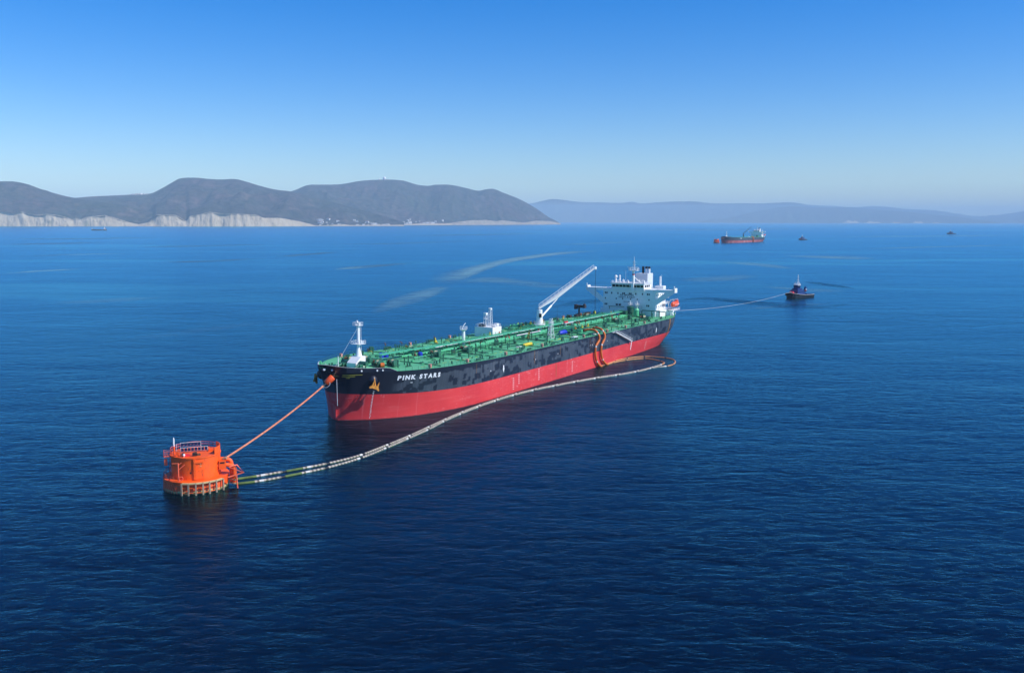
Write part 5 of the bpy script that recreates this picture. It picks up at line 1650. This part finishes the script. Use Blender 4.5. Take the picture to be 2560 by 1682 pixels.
def land(name, label, ridge, shore, depth_r, depth_s, mat, n=240, m_=60, rough=1.0, seed=0.0, back=1.5, lift=None, gully=1.0):
    """hill between a shore line and a ridge line; each given as picture columns/rows and turned into bearings and heights at real distances"""
    x0, x1 = ridge[0][0], ridge[-1][0]
    vs, fs = [], []
    for i in range(n + 1):
        x = x0 + (x1 - x0) * i / n
        dr, ds = sinterp(x, depth_r), sinterp(x, depth_s)
        top = at_depth(x, sinterp(x, ridge), dr)
        zs = lift(x) if lift else 0.0
        for j in range(m_ + 1):
            v = j / m_ * back
            Y = ds + (dr - ds) * v
            g = px_ray(x, 556); g = g * (Y / g.y)
            if v <= 1:
                e = v ** .9
                h = zs + (top.z - zs) * (e * e * (3 - 2 * e) * .55 + e * .45)
            else:
                h = top.z * (1 - ((v - 1) / (back - 1)) ** 1.6 * .7)
            amp = (4 * v * (1 - v) if v < 1 else 0.0)
            nz = fbm(g.x / 700 + seed, Y / 1000, seed) * 140 * gully * amp + fbm(g.x / 160, Y / 190, seed + 5) * 34 * rough * min(1, amp * 1.4 + .10)
            rdg = -abs(fbm(g.x / 420 + 9, Y / 1500, seed + 8, 4)) * 330 * gully * amp
            z = h + nz + rdg * .6
            if j == 0: z = zs - 1.0 if zs <= .5 else zs
            vs.append((g.x, Y, max(z, -1.0)))
    w = m_ + 1
    for i in range(n):
        for j in range(m_):
            fs.append((i * w + j, (i + 1) * w + j, (i + 1) * w + j + 1, i * w + j + 1))
    o = MB().add(vs, fs, 0, True).build(name, mat)
    tag(o, label, None, None, 'structure')
    return vs, w, n
def cliff(name, label, top, depth, n=420, mat=None):
    vs, fs = [], []
    x0, x1 = top[0][0], top[-1][0]
    m_ = 7
    for i in range(n + 1):
        x = x0 + (x1 - x0) * i / n
        d = sinterp(x, depth)
        tz_ = max(at_depth(x, interp(x, top), d).z, 1.0)
        for j in range(m_ + 1):
            v = j / m_
            g = px_ray(x, 556)
            gl_ = fbm(g.x * d / 60, v * .8, 2.0, 4)
            Y = d + v * 80 + gl_ * 26 * (1 - .3 * v) + fbm(g.x * d / 35, v * 3, 6.0, 3) * 12 + abs(fbm(g.x * d / 210, 7.0, 1.0, 2)) * 60
            g = g * (Y / g.y)
            z = -1.5 + (tz_ + 1.5) * v
            if j == m_: z = tz_ + fbm(g.x / 25, 0, 4, 3) * 5
            vs.append((g.x, Y, z))
    w = m_ + 1
    for i in range(n):
        for j in range(m_):
            fs.append((i * w + j, (i + 1) * w + j, (i + 1) * w + j + 1, i * w + j + 1))
    o = MB().add(vs, fs, 0, False).build(name, mat or ROCK)
    tag(o, label, None, None, 'structure')
CT1 = [(-260, 531), (-100, 530), (0, 529), (18, 529), (34, 533), (50, 528), (75, 534), (95, 538), (120, 535), (140, 537), (165, 543), (183, 549), (190, 545), (203, 549), (215, 543), (262, 538), (290, 546), (320, 555), (345, 561), (368, 557), (382, 548), (390, 537), (440, 538), (462, 551), (466, 553), (475, 541), (500, 536), (525, 529.5), (560, 535), (600, 535), (640, 537), (660, 545), (700, 545), (740, 552), (775, 560), (790, 565)]
DS1 = [(-300, 8700), (0, 8700), (400, 8900), (640, 9100), (800, 9500)]
cliff('sea_cliff', 'pale grey rock cliffs along the foot of the hills', CT1, DS1)
def lift1(x):
    return max(0.0, at_depth(x, interp(x, CT1), sinterp(x, DS1) + 60).z - 6) if x < 790 else 0.0
def dplus(tab, d): return [(x, y + d) for x, y in tab]
# left hill, middle hill, headland, then the far range in two folds
land('hill', 'wooded hill at the far edge with scrub on its slope',
     [(-300, 436), (-150, 444), (0, 453), (40, 454), (75, 461), (110, 474), (150, 486), (190, 495), (240, 503), (300, 512), (370, 528), (430, 545), (470, 556)],
     None, [(-300, 10300), (0, 10200), (250, 10000), (470, 9300)], dplus(DS1, 70), FOREST, n=320, lift=lift1, seed=1.3)
HB = [(90, 500), (190, 495), (240, 491), (290, 489), (335, 486.5), (380, 484), (405, 473), (432, 458), (450, 448), (465, 445), (500, 445), (530, 448), (560, 449), (590, 448), (610, 452), (650, 464), (690, 474), (735, 480), (800, 497), (880, 518), (960, 541), (1010, 556)]
landB = land('hill', 'broad rounded wooded hill behind the pale cliffs', HB, None, [(90, 11600), (500, 11800), (800, 11300), (1010, 10600)], [(90, 8990), (400, 8990), (640, 9180), (800, 9650), (1010, 10300)], FOREST, n=400, lift=lift1, seed=4.1)
HC = [(640, 492), (700, 484), (735, 477), (770, 463.5), (800, 462), (850, 461), (900, 453), (940, 450), (980, 449.5), (1010, 452), (1040, 461), (1070, 465), (1090, 462), (1130, 463), (1160, 469), (1195, 477), (1215, 473.5), (1235, 473), (1260, 483), (1300, 499), (1340, 521), (1368, 541), (1385, 550), (1400, 558)]
DSC = [(640, 9700), (800, 10100), (900, 11200), (1100, 12300), (1250, 13300), (1400, 14800)]
DRC = [(640, 13200), (900, 14200), (1100, 14600), (1250, 15200), (1400, 15600)]
landC = land('hill', 'long wooded headland with a village at its foot', HC, None, DRC, DSC, FOREST, n=420, seed=7.7)
cliff('shore_bluff', 'low pale bluffs along the headland shore', [(1120, 558.5), (1150, 554), (1180, 551), (1215, 550), (1240, 553.5), (1256, 551), (1272, 553), (1310, 557), (1340, 552), (1375, 553), (1398, 557.5), (1402, 559)], [(1100, 12240), (1250, 13200), (1402, 14650)], 160, BLUFF)
cliff('beach', 'thin pale beach below the village', [(785, 564.5), (830, 562.5), (858, 560.5), (872, 563), (930, 562.6), (1004, 562.3), (1010, 563.5)], [(785, 9480), (900, 9850), (1010, 10160)], 120)
cliff('beach', 'thin pale beach at the headland end of the village', [(1000, 561), (1040, 559.6), (1080, 559.4), (1130, 559)], [(1000, 11650), (1130, 12350)], 60)
HD = [(1250, 520), (1330, 508), (1352, 503), (1380, 497.5), (1410, 500), (1450, 505), (1500, 506), (1555, 507), (1580, 504.5), (1600, 508.5), (1640, 506), (1690, 503.5), (1740, 505), (1790, 508.5), (1850, 508), (1900, 508.5), (1960, 506), (1990, 507), (2020, 512), (2080, 515), (2140, 518), (2170, 515.5), (2215, 517), (2260, 522), (2330, 526), (2380, 533), (2450, 541), (2520, 534), (2600, 522), (2800, 515)]
land('far_mountains', 'faint blue mountain range along the horizon', HD, None, [(1250, 38500), (2600, 36500), (2800, 36000)], [(1250, 33500), (2600, 31500), (2800, 31500)], FORESTF, n=300, m_=22, seed=11.0, gully=2.2)
HE = [(1740, 556), (1800, 548), (1860, 535), (1900, 526), (1960, 517), (2000, 516), (2060, 519), (2120, 518), (2180, 523), (2260, 529), (2330, 536), (2400, 543), (2470, 552), (2500, 557)]
land('far_mountains', 'nearer faint ridge in front of the blue mountain range', HE, None, [(1740, 31500), (2500, 30500)], [(1740, 28500), (2500, 27500)], FORESTF, n=200, m_=20, seed=14.0, gully=1.8)
# pale scars and cliffs of the far coast
for (xa, xb, h) in ((2105, 2150, 9), (2160, 2205, 6), (2228, 2252, 5), (2280, 2310, 7), (2330, 2350, 4)):
    cliff('far_cliff', 'small pale cliffs on the distant coast', [(xa, 559), (xa + (xb - xa) * .3, 559 - h), (xa + (xb - xa) * .55, 559 - h * .6), (xa + (xb - xa) * .75, 559 - h * .8), (xb, 559)], [(xa, 27200), (xb, 27200)], 40)

# --- village at the foot of the headland
def ground_C(x, v):
    (vs, w, n), H_ = (landB, HB) if x < 985 else (landC, HC)
    if x < 985: v = v * 2.0 + .015
    i = max(0, min(n, int(round((x - H_[0][0]) / (H_[-1][0] - H_[0][0]) * n))))
    q = v / 1.5 * (w - 1)
    j = int(q); f_ = q - j
    a, b = Vector(vs[i * w + j]), Vector(vs[i * w + min(j + 1, w - 1)])
    return a.lerp(b, f_)
ROOFS = [paint('roof_grey', (.30, .29, .28), .8, .15), paint('roof_brown', (.24, .12, .08), .8, .2), paint('roof_pale', (.55, .54, .52), .8, .1)]
WALLS = [paint('house_white', (.74, .72, .68), .8, .06), paint('house_cream', (.60, .52, .40), .8, .08)]
def house_mesh(l, w, h, wall, roof):
    mb = MB().box((0, 0, h / 2 - 3), (l, w, h + 6), mi=0)
    hl, hw = l / 2 + .5, w / 2 + .5
    mb.add([(-hl, -hw, h), (hl, -hw, h), (hl, hw, h), (-hl, hw, h), (-hl, 0, h + w * .33), (hl, 0, h + w * .33)], [(0, 1, 5, 4), (2, 3, 4, 5), (0, 4, 3), (1, 2, 5), (3, 2, 1, 0)], 1)
    return mb.mesh('house', [wall, roof])
HM = [house_mesh(16, 11, 8, WALLS[0], ROOFS[0]), house_mesh(20, 12, 7, WALLS[0], ROOFS[1]), house_mesh(13, 10, 7, WALLS[1], ROOFS[2]), house_mesh(26, 13, 9, WALLS[0], ROOFS[2])]
def put_house(x, v, mesh, sc, label, grp, name='house', rz=None):
    p = ground_C(x, v)
    o = link(name, mesh, None, (p.x, p.y, max(p.z, 2.0)), (0, 0, random.uniform(-.5, .5) if rz is None else rz))
    o.scale = (sc, sc, sc)
    tag(o, label, 'house' if name == 'house' else 'building', grp)
    return o
rv = random.Random(21)
spots = []
for _ in range(90):
    x = rv.choice([rv.uniform(792, 850), rv.uniform(870, 985), rv.uniform(880, 1060), rv.uniform(985, 1120), rv.uniform(1050, 1115)])
    spots.append((x, .015 + .13 * rv.random() ** 1.7))
for i, (x, v) in enumerate(spots):
    ki = rv.choice((0, 0, 1, 2, 2, 3))
    zone = 'between the pale cliffs and the village' if x < 860 else ('in the village middle' if x < 1010 else 'toward the headland end of the village')
    row = 'close to the beach' if v < .04 else ('up the slope' if v > .09 else 'behind the beach')
    put_house(x, v, HM[ki], rv.uniform(.9, 1.9), ('tiny %s house %s, %s' % (('white grey-roofed', 'white brown-roofed', 'cream', 'long white')[ki], row, zone)), 'village houses below the headland')
def block(name, label, x, v, l, w, h, wall, roof, floors):
    p = ground_C(x, v)
    r = thing(name, label, 'building', (p.x, p.y, max(p.z, 2)), .1)
    MB().box((0, 0, h / 2 - 3), (l, w, h + 6)).build('wall', wall, r)
    MB().box((0, 0, h + .6), (l + 1.5, w + 1.5, 1.2)).build('roof', roof, r)
    for k_ in range(floors):
        MB().box((0, -w / 2 - .05, (k_ + .55) * h / floors), (l * .9, .2, h / floors * .4)).build('window_band', GLASS, r)
block('hotel_block', 'tallest pale block in the shore village, nearly square', 986, .02, 30, 18, 30, WALLS[0], ROOFS[1], 5)
block('long_building', 'long white low building above the village, toward the headland tip', 1149, .06, 62, 16, 12, WALLS[0], ROOFS[2], 2)
block('red_roofed_building', 'long red-roofed building close to the village beach', 1018, .012, 60, 18, 10, paint('brick_wall', (.42, .16, .12), .8, .15), ROOFS[1], 2)
block('hillside_house', 'white building alone on the lower slope above the village', 958, .115, 26, 18, 12, WALLS[0], ROOFS[2], 2)
# --- white radar domes on the headland's top
pr = at_depth(961, 449, 14280)
rd = thing('radome_station', 'white radar dome station on the highest hilltop', 'radar station', (pr.x, pr.y, pr.z - 14))
MB().ball((0, 0, 30), 26, 16, 10).build('large_dome', WHITE, rd)
MB().cyl((0, 0, -8), (0, 0, 16), 20, n=16).build('dome_base', WALLS[0], rd)
MB().ball((-78, 0, 22), 11, 12, 8).cyl((-78, 0, -8), (-78, 0, 16), 9, n=12).build('small_dome', WHITE, rd)
MB().box((58, 0, 8), (40, 18, 20)).build('service_building', WALLS[0], rd)
MB().cyl((95, 0, -5), (95, 0, 34), 1.6, n=6).build('antenna_mast', GREYW, rd)
# --- ridge-top houses on the middle hill
for i, x in enumerate((332, 341, 347, 353, 360, 367)):
    p = at_depth(x, sinterp(x, HB) + .6, 11750)
    o = link('house', HM[i % 4], None, (p.x, p.y, p.z - 2), (0, 0, i * .4))
    o.scale = (1.5,) * 3
    tag(o, 'tiny white house in the row on the saddle left of the rounded hill', 'house', 'houses on the ridge saddle')

# --- calm streaks lying on the sea
def calm_mat(name='calm_water', calm=.02, rough=.02, tint=(.64, .87, 1, 1), ior=2.3):
    m = bpy.data.materials.new(name)
    k = NT(m)
    k.t.nodes.remove(k.b)
    at = k.n('ShaderNodeAttribute'); at.attribute_name = 'fade'
    pos = k.n('ShaderNodeNewGeometry').outputs['Position']
    nz = k.noise(k.mapping(pos, (1 / 60, 1 / 26, 0), (0, 0, R(-20))), 1.0, 8, .75).outputs[0]
    f = k.math('MULTIPLY', at.outputs['Fac'], k.smooth(nz, .28, .62))
    f = k.math('MULTIPLY', f, 1.0)
    tr = k.n('ShaderNodeBsdfTransparent')
    mx = k.n('ShaderNodeMixShader')
    k.l(f, mx.inputs[0]); k.l(tr.outputs[0], mx.inputs[1]); k.l(sea_shader(k, calm, rough, tint, ior), mx.inputs[2])
    k.l(mx.outputs[0], k.out.inputs['Surface'])
    return m
CALM = calm_mat()
RUFF = calm_mat('ruffled_water', 2.2, .30, (.13, .62, .80, 1), 1.333)
def streak(pts, wd, strength=1.0, mat=None):
    P_ = spline([(x, y, w * wd) for x, y, w in pts], 8)
    vs, fs, fd = [], [], []
    prof = [(-1, 0), (-.6, .55), (0, 1), (.6, .55), (1, 0)]
    n = len(P_)
    for i, p in enumerate(P_):
        e = min(1, 4 * i / n, 4 * (n - 1 - i) / n)
        for q, a in prof:
            g = on_sea(p.x, p.y + q * p.z)
            vs.append((g.x, g.y, .04)); fd.append(a * e * strength)
    for i in range(n - 1):
        for j in range(4):
            fs.append((i * 5 + j, (i + 1) * 5 + j, (i + 1) * 5 + j + 1, i * 5 + j + 1))
    e1, e2 = Vector(vs[5]) - Vector(vs[0]), Vector(vs[2]) - Vector(vs[0])
    if e1.cross(e2).z < 0: fs = [f[::-1] for f in fs]
    o = MB().add(vs, fs).build('ruffled_streak' if mat else 'calm_streak', mat or CALM)
    at = o.data.attributes.new('fade', 'FLOAT', 'POINT')
    at.data.foreach_set('value', fd)
    tag(o, 'dark ruffled streak of water by the tug' if mat else 'pale smooth streak of calm water', None, None, 'structure')
streak([(925, 780, 10), (990, 757, 16), (1060, 737, 16), (1130, 716, 6)], 1.0)
streak([(1070, 700, 9), (1140, 690, 18), (1200, 672, 12), (1260, 654, 7), (1340, 641, 5), (1420, 632, 3.5), (1500, 627, 1.5)], 1.0)
streak([(830, 674, 2), (900, 668, 4), (1030, 658, 2)], 1.0, .8)
streak([(1130, 705, 3), (1230, 700, 9), (1350, 712, 8), (1450, 720, 3)], 1.0, .5)
for (x0, y0, x1, y1, w, st) in ((400, 656, 660, 646, 1.6, .8), (690, 642, 850, 630, 2, .8), (0, 685, 210, 672, 2.2, .6), (60, 640, 330, 634, 1.2, .6), (0, 612, 260, 607, 1.6, .7), (0, 598, 420, 594, 1.2, .7), (330, 618, 700, 611, 1.4, .5), (820, 611, 1180, 603, 1.2, .6), (1000, 590, 1400, 584, 1.2, .6), (1380, 612, 1620, 604, 1.4, .5), (1560, 575, 2050, 572, .9, .7), (1960, 640, 2200, 646, 4, .6), (1800, 655, 1990, 672, 5, .5), (2150, 622, 2560, 612, 1.5, .5), (2080, 592, 2560, 588, 1.2, .6), (1700, 700, 1900, 690, 8, .45), (1860, 772, 2080, 760, 5, .5), (1900, 716, 2120, 728, 4, .5), (100, 760, 420, 742, 6, .25), (300, 850, 700, 800, 8, .2)):
    mx_, my_ = (x0 + x1) / 2, (y0 + y1) / 2 + rv.uniform(-1.5, 1.5) * min(w, 2)
    streak([(x0, y0, w * .5), ((x0 + mx_) / 2, (y0 + my_) / 2, w * rv.uniform(.7, 1.2)), (mx_, my_, w), ((x1 + mx_) / 2, (y1 + my_) / 2, w * rv.uniform(.6, 1.1)), (x1, y1, w * .3)], 1.0, st)

streak([(1690, 752, 2), (1760, 746, 4), (1860, 755, 6), (1960, 764, 7), (2060, 766, 5), (2130, 760, 2)], 1.0, .9, RUFF)
streak([(2010, 705, 2), (2070, 712, 4), (2140, 722, 2)], 1.0, .8, RUFF)
streak([(1360, 770, 2), (1480, 752, 8), (1570, 748, 3)], 1.0, .5, RUFF)
